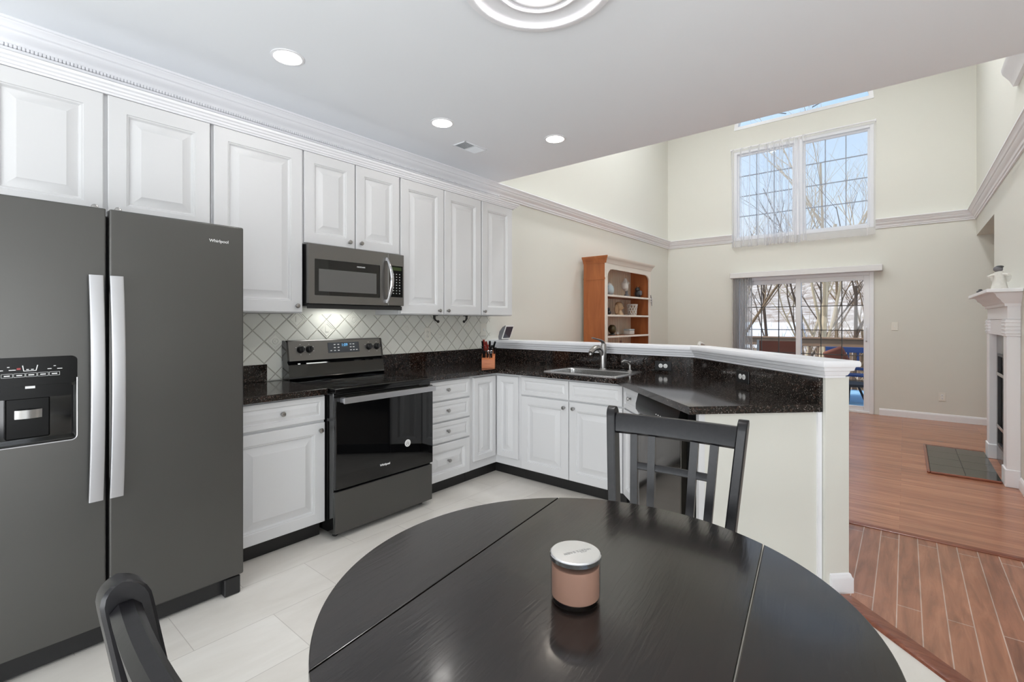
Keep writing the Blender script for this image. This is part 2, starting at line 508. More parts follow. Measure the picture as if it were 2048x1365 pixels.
    def sweep(self, path, prof, side=1, closed=False, mi=0):
        """prof: closed list of (offset from the path to its left * side, z); path: list of (x, y)"""
        P = [Vector(p) for p in path]; n = len(P); rings = []
        for i in range(n):
            d0 = (P[i]-P[i-1]).normalized() if (i > 0 or closed) else None
            d1 = (P[(i+1) % n]-P[i]).normalized() if (i < n-1 or closed) else None
            if d0 is None: d0 = d1
            if d1 is None: d1 = d0
            n0 = Vector((-d0.y, d0.x))*side; n1 = Vector((-d1.y, d1.x))*side
            m = (n0+n1)
            m = m/(1+n0.dot(n1))
            rings.append([(P[i].x+m.x*o, P[i].y+m.y*o, z) for o, z in prof])
        if closed: rings.append(rings[0])
        return self.loft(rings, True, not closed, not closed, mi)
    def build(self, name, mats, parent=None, loc=None, rot=None, angle=35, smooth=True):
        me = bpy.data.meshes.new(name)
        me.from_pydata(self.v, [], self.f)
        if isinstance(mats, str): mats = [mats]
        for q in mats: me.materials.append(MATS[q])
        me.polygons.foreach_set('material_index', self.mi)
        bm = bmesh.new(); bm.from_mesh(me)
        bmesh.ops.recalc_face_normals(bm, faces=bm.faces[:])
        bm.to_mesh(me); bm.free()
        if smooth:
            me.shade_smooth()
            me.set_sharp_from_angle(angle=R(angle))
        me.update()
        o = bpy.data.objects.new(name, me)
        COL.objects.link(o)
        if smooth and len(me.polygons) < 4000:
            wn = o.modifiers.new('weighted normals', 'WEIGHTED_NORMAL')
            wn.mode = 'FACE_AREA'; wn.weight = 100; wn.keep_sharp = True
        if parent is not None: o.parent = parent
        if loc is not None: o.location = loc
        if rot is not None: o.rotation_euler = rot
        return o

def tag(o, label, cat, group=None, kind=None):
    o['label'] = label; o['category'] = cat
    if group: o['group'] = group
    if kind: o['kind'] = kind
    return o
def thing(name, label, cat, loc=(0, 0, 0), rotz=0.0, group=None):
    o = bpy.data.objects.new(name, None)
    o.empty_display_size = 0.1
    COL.objects.link(o)
    o.location = loc; o.rotation_euler = (0, 0, rotz)
    return tag(o, label, cat, group)
def struct(name, mb, mats, label=None, cat=None, **k):
    o = mb.build(name, mats, **k)
    o['kind'] = 'structure'
    if label: o['label'] = label
    if cat: o['category'] = cat
    return o
def dup(root, loc=None, rotz=None, label=None, group=None):
    kids = {}
    for o in list(SC.collection.objects):
        if o.parent: kids.setdefault(o.parent, []).append(o)
    def rec(o, par):
        c = o.copy(); COL.objects.link(c); c.parent = par
        for k in kids.get(o, []): rec(k, c)
        return c
    c = rec(root, None)
    if loc is not None: c.location = loc
    if rotz is not None: c.rotation_euler = (0, 0, rotz)
    if label: c['label'] = label
    if group: c['group'] = group
    return c
def text(body, size, mat, parent, loc, rot=(R(90), 0, 0), name='lettering', ext=0.0006, align='CENTER', bold=0.0):
    cu = bpy.data.curves.new('txt', 'FONT')
    cu.body = body; cu.size = size; cu.extrude = ext; cu.align_x = align; cu.align_y = 'CENTER'; cu.offset = bold
    to = bpy.data.objects.new('txt', cu); COL.objects.link(to)
    dg = bpy.context.evaluated_depsgraph_get()
    me = bpy.data.meshes.new_from_object(to.evaluated_get(dg))
    bpy.data.objects.remove(to)
    me.materials.clear(); me.materials.append(MATS[mat])
    o = bpy.data.objects.new(name, me); COL.objects.link(o)
    if parent is not None: o.parent = parent
    o.location = loc; o.rotation_euler = rot
    return o
def rrect(x0, y0, x1, y1, r, n=4):
    pts = []
    for cx, cy, a0 in ((x1-r, y1-r, 0), (x0+r, y1-r, 90), (x0+r, y0+r, 180), (x1-r, y0+r, 270)):
        for k in range(n+1):
            a = R(a0+90*k/n)
            pts.append((cx+r*math.cos(a), cy+r*math.sin(a)))
    return pts

# ------------------------------------------------------------------ room shell
ZC = 2.755      # kitchen ceiling
ZL = 5.3        # living room ceiling
YE = 3.70       # edge of the kitchen ceiling
YF = 8.47       # far wall
XR = 4.03       # right wall of the living room
XH = 5.4
YB = -2.2
KI, KO = 5.778, 5.95   # X+Y of the inner and outer face of the diagonal half wall
# floors
mb = MB(); mb.prism([(-.12, YB), (XH, YB), (XH, 5.862-XH), (5.862-3.72, 3.72), (-.12, 3.72)], -.08, 0)
struct('floor_kitchen', mb, 'tile_floor')
mb = MB(); mb.prism([(XH, 5.862-XH), (XH, 3.82), (2.05, 3.82), (2.05, 3.72), (5.862-3.72, 3.72)], -.08, 0)
struct('floor_hall', mb, 'planks')
mb = MB(); mb.box(-.12, 3.82, -.08, 4.9, YF+.12, 0.0)
struct('floor_living', mb, 'laminate')
# left wall
mb = MB(); mb.box(-.12, YB, 0, 0, YF+.12, ZL)
struct('wall_left', mb, 'wall_paint')
# far wall with window, transom and sliding door openings
WX0, WX1, WZ0, WZ1 = 1.13, 2.985, 2.655, 4.13
TZ0 = 4.49
DX0, DX1, DZ1 = 1.16, 2.985, 2.03
mb = MB()
F0, F1 = YF, YF+.12
mb.box(-.12, F0, 0, WX0, F1, ZL)
mb.box(WX0, F0, 0, DX0, F1, DZ1)
mb.box(DX1, F0, 0, 4.9, F1, ZL)
mb.box(WX0, F0, DZ1, DX1, F1, WZ0)
mb.box(WX0, F0, WZ1, DX1, F1, TZ0)
arch = [(WX0, TZ0)]
NA = 24
for k in range(NA+1):
    a = PI-PI*k/NA
    arch.append(((WX0+WX1)/2+(WX1-WX0)/2*math.cos(a), TZ0+.02+0.60*math.sin(a)))
for k in range(1, NA+1):
    (xa, za), (xb, zb) = arch[k], arch[k+1]
    mb.prism([(xa, za), (xb, zb), (xb, ZL), (xa, ZL)], F0, F1, plane='XZ')
struct('wall_far', mb, 'wall_paint')
# right wall with the alcove beyond the fireplace
mb = MB()
mb.box(XR, 3.80, 0, XR+.12, 6.90, ZL)
mb.box(XR, 6.90, 2.42, XR+.12, YF, ZL)
struct('wall_right', mb, 'wall_paint')
mb = MB()
mb.box(XR+.12, 6.78, 0, 4.75, 6.90, 2.42)
mb.box(4.75, 6.78, 0, 4.87, YF, 2.42)
mb.box(XR+.12, 6.78, 2.42, 4.87, YF, 2.50)
struct('wall_alcove', mb, 'wall_paint')
# wall over the kitchen opening, hall and back walls
mb = MB(); mb.box(0, YE-.12, ZC+.1005, XR+.12, YE, ZL)
struct('wall_loft', mb, 'wall_paint')
mb = MB()
mb.box(XR, 3.70, 0, XH+.12, 3.80, ZL)
mb.box(XH, YB, 0, XH+.12, -1.8, ZC); mb.box(XH, .7, 0, XH+.12, 3.70, ZC)
mb.box(XH, -1.8, 0, XH+.12, .7, .08); mb.box(XH, -1.8, 2.15, XH+.12, .7, ZC)
struct('wall_hall', mb, 'wall_paint')
mb = MB()
mb.box(-.12, YB-.12, 0, 1.2, YB, ZC); mb.box(4.0, YB-.12, 0, XH+.12, YB, ZC)
mb.box(1.2, YB-.12, 0, 4.0, YB, .08); mb.box(1.2, YB-.12, 2.15, 4.0, YB, ZC)
struct('wall_back', mb, 'wall_paint')
mb = MB(); mb.box(-.12, YB-.12, ZC, XH+.12, YE, ZC+.1)
struct('ceiling_kitchen', mb, 'ceiling_paint')
mb = MB(); mb.box(-.12, YE-.12, ZL, 4.9, YF+.12, ZL+.1)
struct('ceiling_living', mb, 'ceiling_paint')

# half wall between kitchen and living room, its cap and its base
YI, YO = 3.68, 3.68+(KO-KI)/math.sqrt(2)
ED = 0.285      # X-Y at the end of the diagonal half wall
def dg_(k, e): return ((k+e)/2, (k-e)/2)
ptI, ptO = (KI-YI, YI), (KO-YO, YO)
eI, eO = dg_(KI, ED), dg_(KO, ED)
mb = MB(); mb.prism([(0, YI), ptI, eI, eO, ptO, (0, YO)], 0, 1.05)
struct('wall_peninsula', mb, 'wall_paint')
capz = [(0.0, 1.045), (.009, 1.045), (.010, 1.056), (.016, 1.059), (.021, 1.070), (.023, 1.079), (.034, 1.082), (.037, 1.096), (.039, 1.100), (.051, 1.102), (.053, 1.110), (.053, 1.122), (.049, 1.130), (0.0, 1.130)]
KQ, YQ = KO-.05, YO-.035
ptQ, eQ = (KQ-YQ, YQ), dg_(KQ, ED)
path = [(0, YI), ptI, eI, eQ, ptQ, (0, YQ)]
mb = MB(); mb.sweep(path, capz, side=-1)
mb.prism(path, 1.0505, 1.130)
struct('trim_4', mb, 'trim_paint')
bprof = [(0, 0), (.014, 0), (.014, .07), (.009, .078), (.006, .09), (0, .095)]
mb = MB(); mb.sweep([dg_(KI+.03, ED), eO, ptO, (0, YO)], bprof, side=-1)
struct('baseboard_peninsula', mb, 'trim_paint')
mb = MB()
mb.sweep([(0, YO+.02), (0, YF), (DX0-.06, YF)], bprof, side=-1)
mb.sweep([(DX1+.06, YF), (4.75, YF), (4.75, 6.90), (XR, 6.90), (XR, 6.64)], bprof, side=-1)
mb.sweep([(XR, 5.42), (XR, 3.81)], bprof, side=-1)
struct('baseboard_living', mb, 'trim_paint')
# rounded wooden threshold between tile and planks
mb = MB()
a0, a1 = dg_(5.80, .34), (XH, 5.80-XH)
dv = Vector((a1[0]-a0[0], a1[1]-a0[1])).normalized()
mb.sweep([a0, a1], [(.085, 0.0), (.085, .005), (.060, .010), (.035, .0165), (.012, .0165), (0, .010), (-.002, 0)], side=1)
struct('trim_5', mb, 'threshold_wood')
mb = MB(); mb.sweep([(2.16, 3.795), (XR, 3.795)], [(0, 0), (0, .004), (.012, .011), (.04, .011), (.052, .004), (.052, 0)], side=1)
struct('trim_6', mb, 'threshold_wood')

# crown moulding
cr = [(0, 2.630), (.014, 2.630), (.016, 2.646), (.026, 2.650), (.028, 2.662), (.034, 2.672), (.046, 2.682), (.054, 2.694), (.056, 2.706), (.066, 2.711), (.070, 2.724), (.080, 2.734), (.082, 2.741), (.090, 2.744), (.090, 2.7555), (0, 2.7555)]
mb = MB(); mb.sweep([(0, YB), (0, YF), (WX0-.02, YF)], cr, side=-1)
for Y in (1.13, 3.72, 5.9):    # joints in the moulding
    mb.sweep([(0, Y-.0015), (0, Y+.0015)], [(o_+.0012 if o_ > 0 else o_, z_) for o_, z_ in cr], side=-1)
struct('trim_1', mb, 'trim_paint')
mb = MB(); mb.sweep([(WX1+.02, YF), (XR, YF), (XR, 3.80)], cr, side=-1)
struct('trim_2', mb, 'trim_paint')
mb = MB()
k = 0
yy = 0.0
while yy < 3.78:                # rope bead under the crown along the kitchen
    mb.box(.0, yy, 2.633, .034, yy+.0125, 2.650, .003)
    yy += .0145
mb.box(0, 0, 2.618, .030, 3.79, 2.632, .002)
struct('trim_3', mb, 'trim_paint')
# ledge of the upstairs opening at the top of the right wall
mb = MB()
mb.sweep([(XR, 5.55), (XR, 4.4)], [(0, 3.22), (.03, 3.22), (.05, 3.27), (.09, 3.33), (.10, 3.37), (0, 3.37)], side=-1)
struct('trim_7', mb, 'trim_paint')

# ------------------------------------------------------------------ far window, transom, slider
def sash(mb, x0, z0, x1, z1, fw, y0, y1, cols, rows, mb_m, mb_g, mw=.012, skip=None):
    mb.box(x0, y0, z0, x0+fw, y1, z1, .003); mb.box(x1-fw, y0, z0, x1, y1, z1, .003)
    mb.box(x0+fw, y0, z0, x1-fw, y1, z0+fw, .003); mb.box(x0+fw, y0, z1-fw, x1-fw, y1, z1, .003)
    ym = (y0+y1)/2
    mb_g.box(x0+fw-.004, ym-.003, z0+fw-.004, x1-fw+.004, ym+.003, z1-fw+.004)
    gx0, gx1, gz0, gz1 = x0+fw, x1-fw, z0+fw, z1-fw
    for k in range(1, cols):
        x = gx0+(gx1-gx0)*k/cols
        mb_m.box(x-mw/2, ym-.009, gz0, x+mw/2, ym+.009, gz1)
    for k in range(1, rows):
        z = gz0+(gz1-gz0)*k/rows
        mb_m.box(gx0, ym-.009, z-mw/2, gx1, ym+.009, z+mw/2)
win = bpy.data.objects.new('window_1', None); COL.objects.link(win); win['kind'] = 'structure'
f = MB()
f.box(WX0, YF-.012, WZ0, WX0+.045, YF+.11, WZ1, .003); f.box(WX1-.045, YF-.012, WZ0, WX1, YF+.11, WZ1, .003)
f.box(WX0+.045, YF-.012, WZ1-.045, WX1-.045, YF+.11, WZ1, .003); f.box(WX0+.045, YF-.012, WZ0, WX1-.045, YF+.11, WZ0+.04, .003)
f.box(2.00, YF-.012, WZ0+.04, 2.115, YF+.11, WZ1-.045, .003)
f.build('window_frame', 'vinyl', win)
for x0, x1 in ((1.175, 2.0), (2.115, 2.94)):
    a, mm, g = MB(), MB(), MB()
    sash(a, x0, WZ0+.04, x1, WZ1-.045, .03, YF+.03, YF+.075, 3, 4, mm, g)
    a.build('sash', 'vinyl', win); mm.build('muntins', 'muntin_grey', win); g.build('pane', 'glass', win)
win = bpy.data.objects.new('window_2', None); COL.objects.link(win); win['kind'] = 'structure'
f, mm, g = MB(), MB(), MB()
xc, hw = (WX0+WX1)/2, (WX1-WX0)/2
outer = [(xc+hw*math.cos(PI-PI*k/NA), TZ0+.02+.60*math.sin(PI*k/NA)) for k in range(NA+1)]
inner = [(xc+(hw-.06)*math.cos(PI-PI*k/NA), TZ0+.05+.525*math.sin(PI*k/NA)) for k in range(NA+1)]
f.prism([(WX0, TZ0)]+outer+[(WX1, TZ0)], YF-.01, YF+.11, holes=[inner], plane='XZ')
f.build('window_frame', 'vinyl', win)
g.prism(inner, YF+.05, YF+.056, plane='XZ')
g.build('pane', 'glass', win)
for a in (30, 60, 120, 150):
    ca, sa = math.cos(R(a)), math.sin(R(a))
    mm.tube([(xc+.2*ca, YF+.045, TZ0+.05+.1*sa), (xc+(hw-.06)*ca, YF+.045, TZ0+.05+.525*sa)], .008, 6)
for xm in (1.46, 1.75, 2.36, 2.66):
    pass
mm.build('muntins', 'muntin_grey', win)

# sheer curtain and rod
def curtain(x0, x1, z0, z1, seed, name, label, dens):
    rnd = random.Random(seed)
    N = 420; rows = 14
    ph = [rnd.uniform(0, 6.28) for _ in range(8)]
    def off(x, tz):
        s = (x-x0)/(x1-x0)
        y = 0
        g = dens(x)
        y += .018*g*math.sin(x*46+ph[0]+1.2*math.sin(3*x+ph[1]))
        y += .011*g*math.sin(x*97+ph[2]+1.5*math.sin(5*x+ph[3]+tz*.5))
        y += .007*math.sin(x*21+ph[4])
        return y*(0.6+.5*tz)
    vs = []; fs = []
    for r in range(rows+1):
        tz = 1-r/rows
        for i in range(N+1):
            x = x0+(x1-x0)*i/N
            z = z0+(z1-z0)*r/rows
            if r == 0: z += .006*math.sin(x*30)
            xx = x+(.012*math.sin(x*12+ph[5])*tz)
            vs.append((xx, YF-.058+off(x, tz), z))
    for r in range(rows):
        for i in range(N):
            a = r*(N+1)+i
            fs.append((a, a+1, a+N+2, a+N+1))
    mb = MB(); mb.add(vs, fs)
    # doubled hem
    hv = []; hf = []
    for r in range(2):
        for i in range(N+1):
            x = x0+(x1-x0)*i/N
            hv.append((x+(.012*math.sin(x*12+ph[5])), YF-.062+off(x, 1), z0+.11*r+(.006*math.sin(x*30) if r == 0 else 0)))
    for i in range(N): hf.append((i, i+1, i+N+2, i+N+1))
    mb.add(hv, hf)
    o = mb.build(name, 'sheer')
    return tag(o, label, 'curtain')
curtain(1.085, 3.015, 2.54, 4.16, 3, 'sheer_curtain', 'white sheer curtain hanging across the high far window, bunched at its middle',
        lambda x: 1.25 if x < 1.62 else (1.9 if x < 2.16 else .35))
mb = MB(); mb.tube([(1.09, YF-.06, 4.155), (3.01, YF-.06, 4.155)], .010, 10)
mb.box(1.088, YF-.068, 4.14, 1.102, YF, 4.168); mb.box(2.998, YF-.068, 4.14, 3.012, YF, 4.168)
tag(mb.build('curtain_rod', 'trim_paint'), 'slim white curtain rod along the top of the high far window', 'curtain rod')

# sliding glass door
dr = bpy.data.objects.new('door_1', None); COL.objects.link(dr); dr['kind'] = 'structure'
f = MB()
f.box(DX0, YF-.015, 0, DX0+.05, YF+.11, DZ1, .003); f.box(DX1-.05, YF-.015, 0, DX1, YF+.11, DZ1, .003)
f.box(DX0+.05, YF-.015, DZ1-.05, DX1-.05, YF+.11, DZ1, .003); f.box(DX0+.05, YF-.015, 0, DX1-.05, YF+.11, .03, .003)
f.build('door_frame', 'vinyl', dr)
for (x0, x1, y0, y1) in ((1.21, 2.09, YF+.055, YF+.095), (2.02, 2.935, YF+.008, YF+.048)):
    a, mm, g = MB(), MB(), MB()
    sash(a, x0, .03, x1, DZ1-.05, .068, y0, y1, 3, 5, mm, g, .012)
    pn = a.build('sliding_panel', 'vinyl', dr)
    mm.build('muntins', 'muntin', pn); g.build('pane', 'glass', pn)
mb = MB(); mb.tube([(2.90, YF+.006, 1.03), (2.90, YF-.03, 1.05), (2.90, YF-.036, 1.14), (2.90, YF-.03, 1.23), (2.90, YF+.006, 1.25)], .009, 8)
mb.build('door_handle', 'vinyl', dr)

# vertical blind gathered at the left of the slider
bl = thing('vertical_blind', 'pale vertical blind drawn to the left side of the glass door', 'blind', (0, 0, 0))
mb = MB(); mb.box(1.09, YF-.115, 2.025, 3.085, YF-.001, 2.115, .006)
mb.build('valance', 'blind', bl)
for k in range(13):
    x = 1.115+k*.0245
    mb = MB(); mb.M = Matrix.Translation((x, YF-.058, 0)) @ Matrix.Rotation(R(-66+3*math.sin(k)), 4, 'Z')
    mb.box(-.042, -.0012, .04, .042, .0012, 2.026)
    mb.build('vane', 'blind', bl)

# wall plates on the far wall
t_ = thing('light_switch', 'small white light switch on the far wall right of the glass door', 'light switch', (3.215, YF, 1.25))
mb = MB(); mb.box(-.036, -.006, -.058, .036, 0, .058, .003); mb.build('plate', 'ivory_plastic', t_)
mb = MB(); mb.box(-.005, -.016, -.011, .005, -.005, .008, .001); mb.build('toggle', 'white_plastic', t_)
def recept(mb, x, z, mi=0, y=-.006):
    mb.lathe([(.0165, 0), (.0165, .0025), (.014, .0035)], (x, y, z), 16, '-Y', mi)
def slots(mb, x, z, y=-.0098):
    mb.box(x-.007, y, z-.004, x-.0045, y+.002, z+.005); mb.box(x+.0045, y, z-.004, x+.007, y+.002, z+.004)
    mb.lathe([(.0026, 0), (.0026, .002)], (x, y+.002, z-.009), 8, '-Y')
def outlet(name, label, loc, rotz, horiz, pm_, rm_, plate=(.036, .058)):
    o = thing(name, label, 'outlet', loc, rotz)
    mb = MB()
    pw, ph = plate if not horiz else (plate[1], plate[0])
    mb.box(-pw, -.006, -ph, pw, 0, ph, .003); mb.build('plate', pm_, o)
    for s in (-1, 1):
        x, z = (s*.0195, 0) if horiz else (0, s*.0195)
        a = MB(); recept(a, x, z); r_ = a.build('receptacle', rm_, o)
        a = MB(); slots(a, x, z); a.build('slots', 'black_plastic', r_)
    return o
outlet('wall_outlet', 'white outlet low on the far wall between glass door and fireplace', (3.704, YF, .32), 0, False, 'ivory_plastic', 'white_plastic')

# ------------------------------------------------------------------ ceiling fittings
def downlight(loc, lens, label, name='recessed_light', r=.073):
    o = thing(name, label, 'ceiling light', loc)
    mb = MB(); mb.lathe([(r+.012, 0), (r+.012, -.003), (r, -.006), (r-.004, -.004), (r-.004, 0)], (0, 0, 0), 36, cap0=False, cap1=False)
    mb.build('trim_ring', 'trim_paint', o)
    mb = MB(); mb.lathe([(r-.003, -.001), (r-.003, -.0035)], (0, 0, 0), 36); mb.build('lens', lens, o)
    return o
downlight((.745, 1.213, ZC), 'lens', 'round recessed ceiling light over the refrigerator, largest and leftmost in view')
downlight((.75, 2.326, ZC), 'lens', 'round recessed ceiling light above the microwave, just behind the air vent')
downlight((1.207, 3.096, ZC), 'lens_warm', 'round recessed ceiling light nearest the sink and the ceiling edge')
for loc in ((.745, .1, ZC), (3.1, -1.2, ZC), (1.4, -1.3, ZC), (4.4, -.6, ZC), (4.5, 1.6, ZC), (4.3, 3.0, ZC)):  # added out of view to brighten the kitchen end
    downlight(loc, 'lens_fill', 'unseen round fill light added in the ceiling behind the viewpoint', r=.085)['group'] = 'fill lights added behind the viewpoint'
for loc in ((.9, 4.7, ZL), (3.1, 4.7, ZL), (.9, 6.4, ZL), (3.1, 6.4, ZL)):  # added out of view to brighten the living room
    downlight(loc, 'lens_living_fill', 'unseen round fill light added in the high living room ceiling', r=.16)['group'] = 'fill lights added in the high living room ceiling'
# ceiling medallion, with a fill lamp added at its unseen middle
o = thing('ceiling_medallion', 'large round white ringed ceiling medallion at the top edge, with an added fill lamp', 'ceiling medallion', (2.147, 1.606, ZC))
mb = MB(); mb.lathe([(.335, 0), (.335, -.012), (.328, -.022), (.300, -.027), (.292, -.025), (.288, -.017), (.262, -.007), (.225, -.003), (.203, -.006), (.197, -.018), (.188, -.024), (.176, -.024), (.166, -.018), (.160, -.012), (.155, -.020), (.14, -.027), (.09, -.030), (.08, -.028)], (0, 0, 0), 64, cap0=False, cap1=True)
mb.build('ring', 'trim_paint', o)
mb = MB(); mb.lathe([(.078, -.027), (.077, -.034), (.068, -.046), (.045, -.054), (.01, -.057)], (0, 0, 0), 40)
mb.build('fill_dome', 'dome_fill', o)
# air vent
o = thing('air_vent', 'small louvred air vent in the ceiling between two recessed lights', 'air vent', (.563, 2.80, ZC))
mb = MB(); W2, L2 = .075, .128
for a in ((-W2, -L2, -W2+.014, L2), (W2-.014, -L2, W2, L2), (-W2, -L2, W2, -L2+.014), (-W2, L2-.014, W2, L2)):
    mb.box(a[0], a[1], -.006, a[2], a[3], 0, .002)
mb.box(-.06, -.004, -.006, .06, .004, 0)
mb.build('frame', 'ceiling_paint', o)
mb = MB(); mb.box(-.062, -.116, -.001, .062, .116, 0); mb.build('backing', 'black_plastic', o)
for k in range(10):
    for s in (-1, 1):
        mb = MB()
        y = s*(.012+k*.0104)
        mb.M = Matrix.Translation((0, y, -.0035)) @ Matrix.Rotation(R(-42*s), 4, 'X')
        mb.box(-.061, -.0048, -.0006, .061, .0048, .0006)
        mb.build('slat', 'ceiling_paint', o)

# ------------------------------------------------------------------ cabinets
def front(wd, ht, mg=.058, t=.02, small=False):
    """raised panel door or drawer front, lower left corner at the origin, facing -Y"""
    k = .55 if small else 1.0
    rg = [(0, 0), (0, -t+.003), (.0035, -t), (mg, -t), (mg+.003, -t+.0045), (mg+.008, -t+.0045), (mg+.012, -t+.010), (mg+.016, -t+.0145), (mg+.022, -t+.0145),
          (mg+.058, -t+.002), (mg+.060, -t+.0005)]
    if small: rg = [(0, 0), (0, -t+.003), (.0035, -t), (mg-.004, -t), (mg-.001, -t+.006), (mg+.003, -t+.007), (mg+.020, -t+.001), (mg+.022, -t+.0003)]
    mb = MB()
    rings = [[(i, y, i), (wd-i, y, i), (wd-i, y, ht-i), (i, y, ht-i)] for i, y in rg]
    mb.loft(rings, True, True, True)
    return mb
def knob_mb():
    mb = MB()
    mb.lathe([(.009, 0), (.0085, .003), (.0048, .005), (.0045, .012), (.008, .016), (.0135, .019), (.0145, .023), (.0125, .027), (.006, .029)], (0, 0, 0), 18, '-Y')
    return mb
KNOB = None
def knob(parent, x, z, y=-.02):
    global KNOB
    if KNOB is None:
        KNOB = knob_mb().build('knob', 'nickel', parent, (x, y, z)); return KNOB
    o = KNOB.copy(); COL.objects.link(o); o.parent = parent; o.location = (x, y, z); return o
def add_door(par, x0, z0, x1, z1, kx=None, kz=None, name='door', mg=.070, small=False, rotz=0, base=(0, 0, 0)):
    d_ = front(x1-x0, z1-z0, mg, small=small).build(name, 'cabinet_paint', par, (x0, 0, z0), angle=25)
    if kx is not None: knob(d_, kx-x0, kz-z0)
    return d_
GAP = .003
# upper cabinets: local x runs along +Y of the room, fronts at X = .33
UX = .31
def upper(label, y0, y1, z0, doors):
    o = thing('wall_cabinet', label, 'cabinet', (UX, y0, 0), R(90))
    mb = MB(); mb.box(0.0005, 0, z0, y1-y0-.0005, UX-.001, 2.44, .0015); mb.build('body', 'cabinet_paint', o)
    for a, b_, kx, kz in doors:
        add_door(o, a-y0, z0+.006, b_-y0, 2.428, None if kx is None else kx-y0, kz, mg=.072 if b_-a > .4 else .066)
    return o
upper('white wall cabinet above the refrigerator with two raised panel doors', .08, .982, 1.815, [(.088, .514, .478, 1.865), (.531, .974, .566, 1.865)])
upper('tall single door white wall cabinet between refrigerator and microwave', .984, 1.509, 1.372, [(.993, 1.503, 1.464, 1.419)])
upper('short white two door wall cabinet directly above the microwave', 1.511, 2.272, 1.826, [(1.516, 1.883, 1.836, 1.872), (1.893, 2.266, 1.927, 1.875)])
upper('tall two door white wall cabinet just right of the microwave', 2.274, 3.187, 1.372, [(2.281, 2.724, 2.668, 1.409), (2.733, 3.181, 2.764, 1.41)])
upper('narrow single door white wall cabinet at the end of the upper row', 3.189, 3.64, 1.372, [(3.196, 3.628, 3.218, 1.412)])
mb = MB()
cc = [(0, 2.430), (.010, 2.430), (.013, 2.438), (.022, 2.441), (.024, 2.450), (.034, 2.454), (.037, 2.463), (.048, 2.468), (.051, 2.480), (0, 2.480)]
mb.sweep([(UX+.012, .0), (UX+.012, 3.645), (0.001, 3.645)], cc, side=-1)
mb.prism([(0.001, 0), (UX+.012, 0), (UX+.012, 3.645), (.001, 3.645)], 2.4405, 2.479)
tag(mb.build('cabinet_crown', 'trim_paint'), 'long white stepped crown moulding along the tops of the wall cabinets', 'moulding')

# base cabinets
BX = .59
def base(name, label, y0, y1, fronts, kick=True):
    o = thing(name, label, 'cabinet', (BX, y0, 0), R(90))
    mb = MB(); mb.box(.0005, 0, .098, y1-y0-.0005, BX-.001, .876, .0015); mb.build('body', 'cabinet_paint', o)
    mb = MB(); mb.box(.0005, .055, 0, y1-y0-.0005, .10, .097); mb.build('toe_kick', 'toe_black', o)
    for nm, a, b_, z0, z1, kx, kz, mg, sm in fronts:
        add_door(o, a-y0, z0, b_-y0, z1, kx-y0, kz, nm, mg, sm)
    return o
base('base_cabinet', 'white base cabinet with one drawer and one door beside the refrigerator', .958, 1.508,
     [('drawer', .965, 1.503, .722, .866, 1.243, .795, .034, True), ('door', .965, 1.503, .104, .706, 1.47, .663, .062, False)])
base('drawer_cabinet', 'white base cabinet with four stacked drawers right of the range', 2.284, 2.765,
     [('drawer', 2.292, 2.752, .716, .862, 2.505, .793, .034, True), ('drawer', 2.292, 2.752, .556, .704, 2.505, .633, .034, True),
      ('drawer', 2.292, 2.752, .394, .544, 2.505, .476, .034, True), ('drawer', 2.292, 2.752, .104, .382, 2.515, .247, .055, False)])
# corner unit with two hinged leaves
YS = 3.075+.02   # carcass plane of the sink run
o = thing('corner_cabinet', 'white inside corner base cabinet with two tall narrow hinged leaves', 'cabinet', (0, 0, 0))
mb = MB(); mb.prism([(.001, 2.767), (BX, 2.767), (BX, YS), (.873, YS), (.873, 3.678), (.001, 3.678)], .098, .876); mb.build('body', 'cabinet_paint', o)
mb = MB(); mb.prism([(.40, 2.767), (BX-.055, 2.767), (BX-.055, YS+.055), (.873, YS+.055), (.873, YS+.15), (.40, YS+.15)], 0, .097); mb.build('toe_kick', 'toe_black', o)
d_ = front(.268, .690, .046).build('door_leaf', 'cabinet_paint', o, (BX, 2.800, .165), (0, 0, R(90)), angle=25)
d_ = front(.236, .690, .046).build('door_leaf', 'cabinet_paint', o, (.613, YS, .165), angle=25)
# sink base
o = thing('sink_cabinet', 'white sink base cabinet with two false drawer fronts over two doors', 'cabinet', (.874, YS, 0))
L0 = .874
mb = MB(); mb.box(.0005, 0, .098, .93, .58, .70, .0015); mb.box(.0005, 0, .70, .93, .015, .876); mb.build('body', 'cabinet_paint', o)
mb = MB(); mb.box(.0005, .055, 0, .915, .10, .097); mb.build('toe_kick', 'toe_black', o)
for a, b_ in ((.882, 1.342), (1.349, 1.792)):
    add_door(o, a-L0, .716, b_-L0, .862, None, None, 'false_front', .034, True)
add_door(o, .882-L0, .104, 1.342-L0, .704, 1.308-L0, .655, 'door', .062)
add_door(o, 1.349-L0, .104, 1.792-L0, .704, 1.393-L0, .657, 'door', .062)
# diagonal run: local frame along (1,-1)/sqrt2
KF = 4.874+.028   # X+Y of carcass plane
P0 = (1.807, KF-1.807)
def diag(t, dep=0.0):
    return (P0[0]+t*math.sqrt(.5)+dep*math.sqrt(.5), P0[1]-t*math.sqrt(.5)+dep*math.sqrt(.5))
TD0, TD1 = .327, .945
o = thing('narrow_cabinet', 'narrow white base cabinet turned at an angle between sink and dishwasher', 'cabinet', (P0[0], P0[1], 0), R(-45))
mb = MB(); mb.prism([(.004, 0), (TD0-.003, 0), (TD0-.003, .58), (.25, .58), (.004, .012)], .098, .876); mb.build('body', 'cabinet_paint', o)
mb = MB(); mb.box(.03, .055, 0, TD0-.003, .10, .097); mb.build('toe_kick', 'toe_black', o)
add_door(o, .012, .716, .300, .862, .17, .80, 'drawer', .034, True)
add_door(o, .012, .104, .300, .704, .05, .66, 'door', .055)
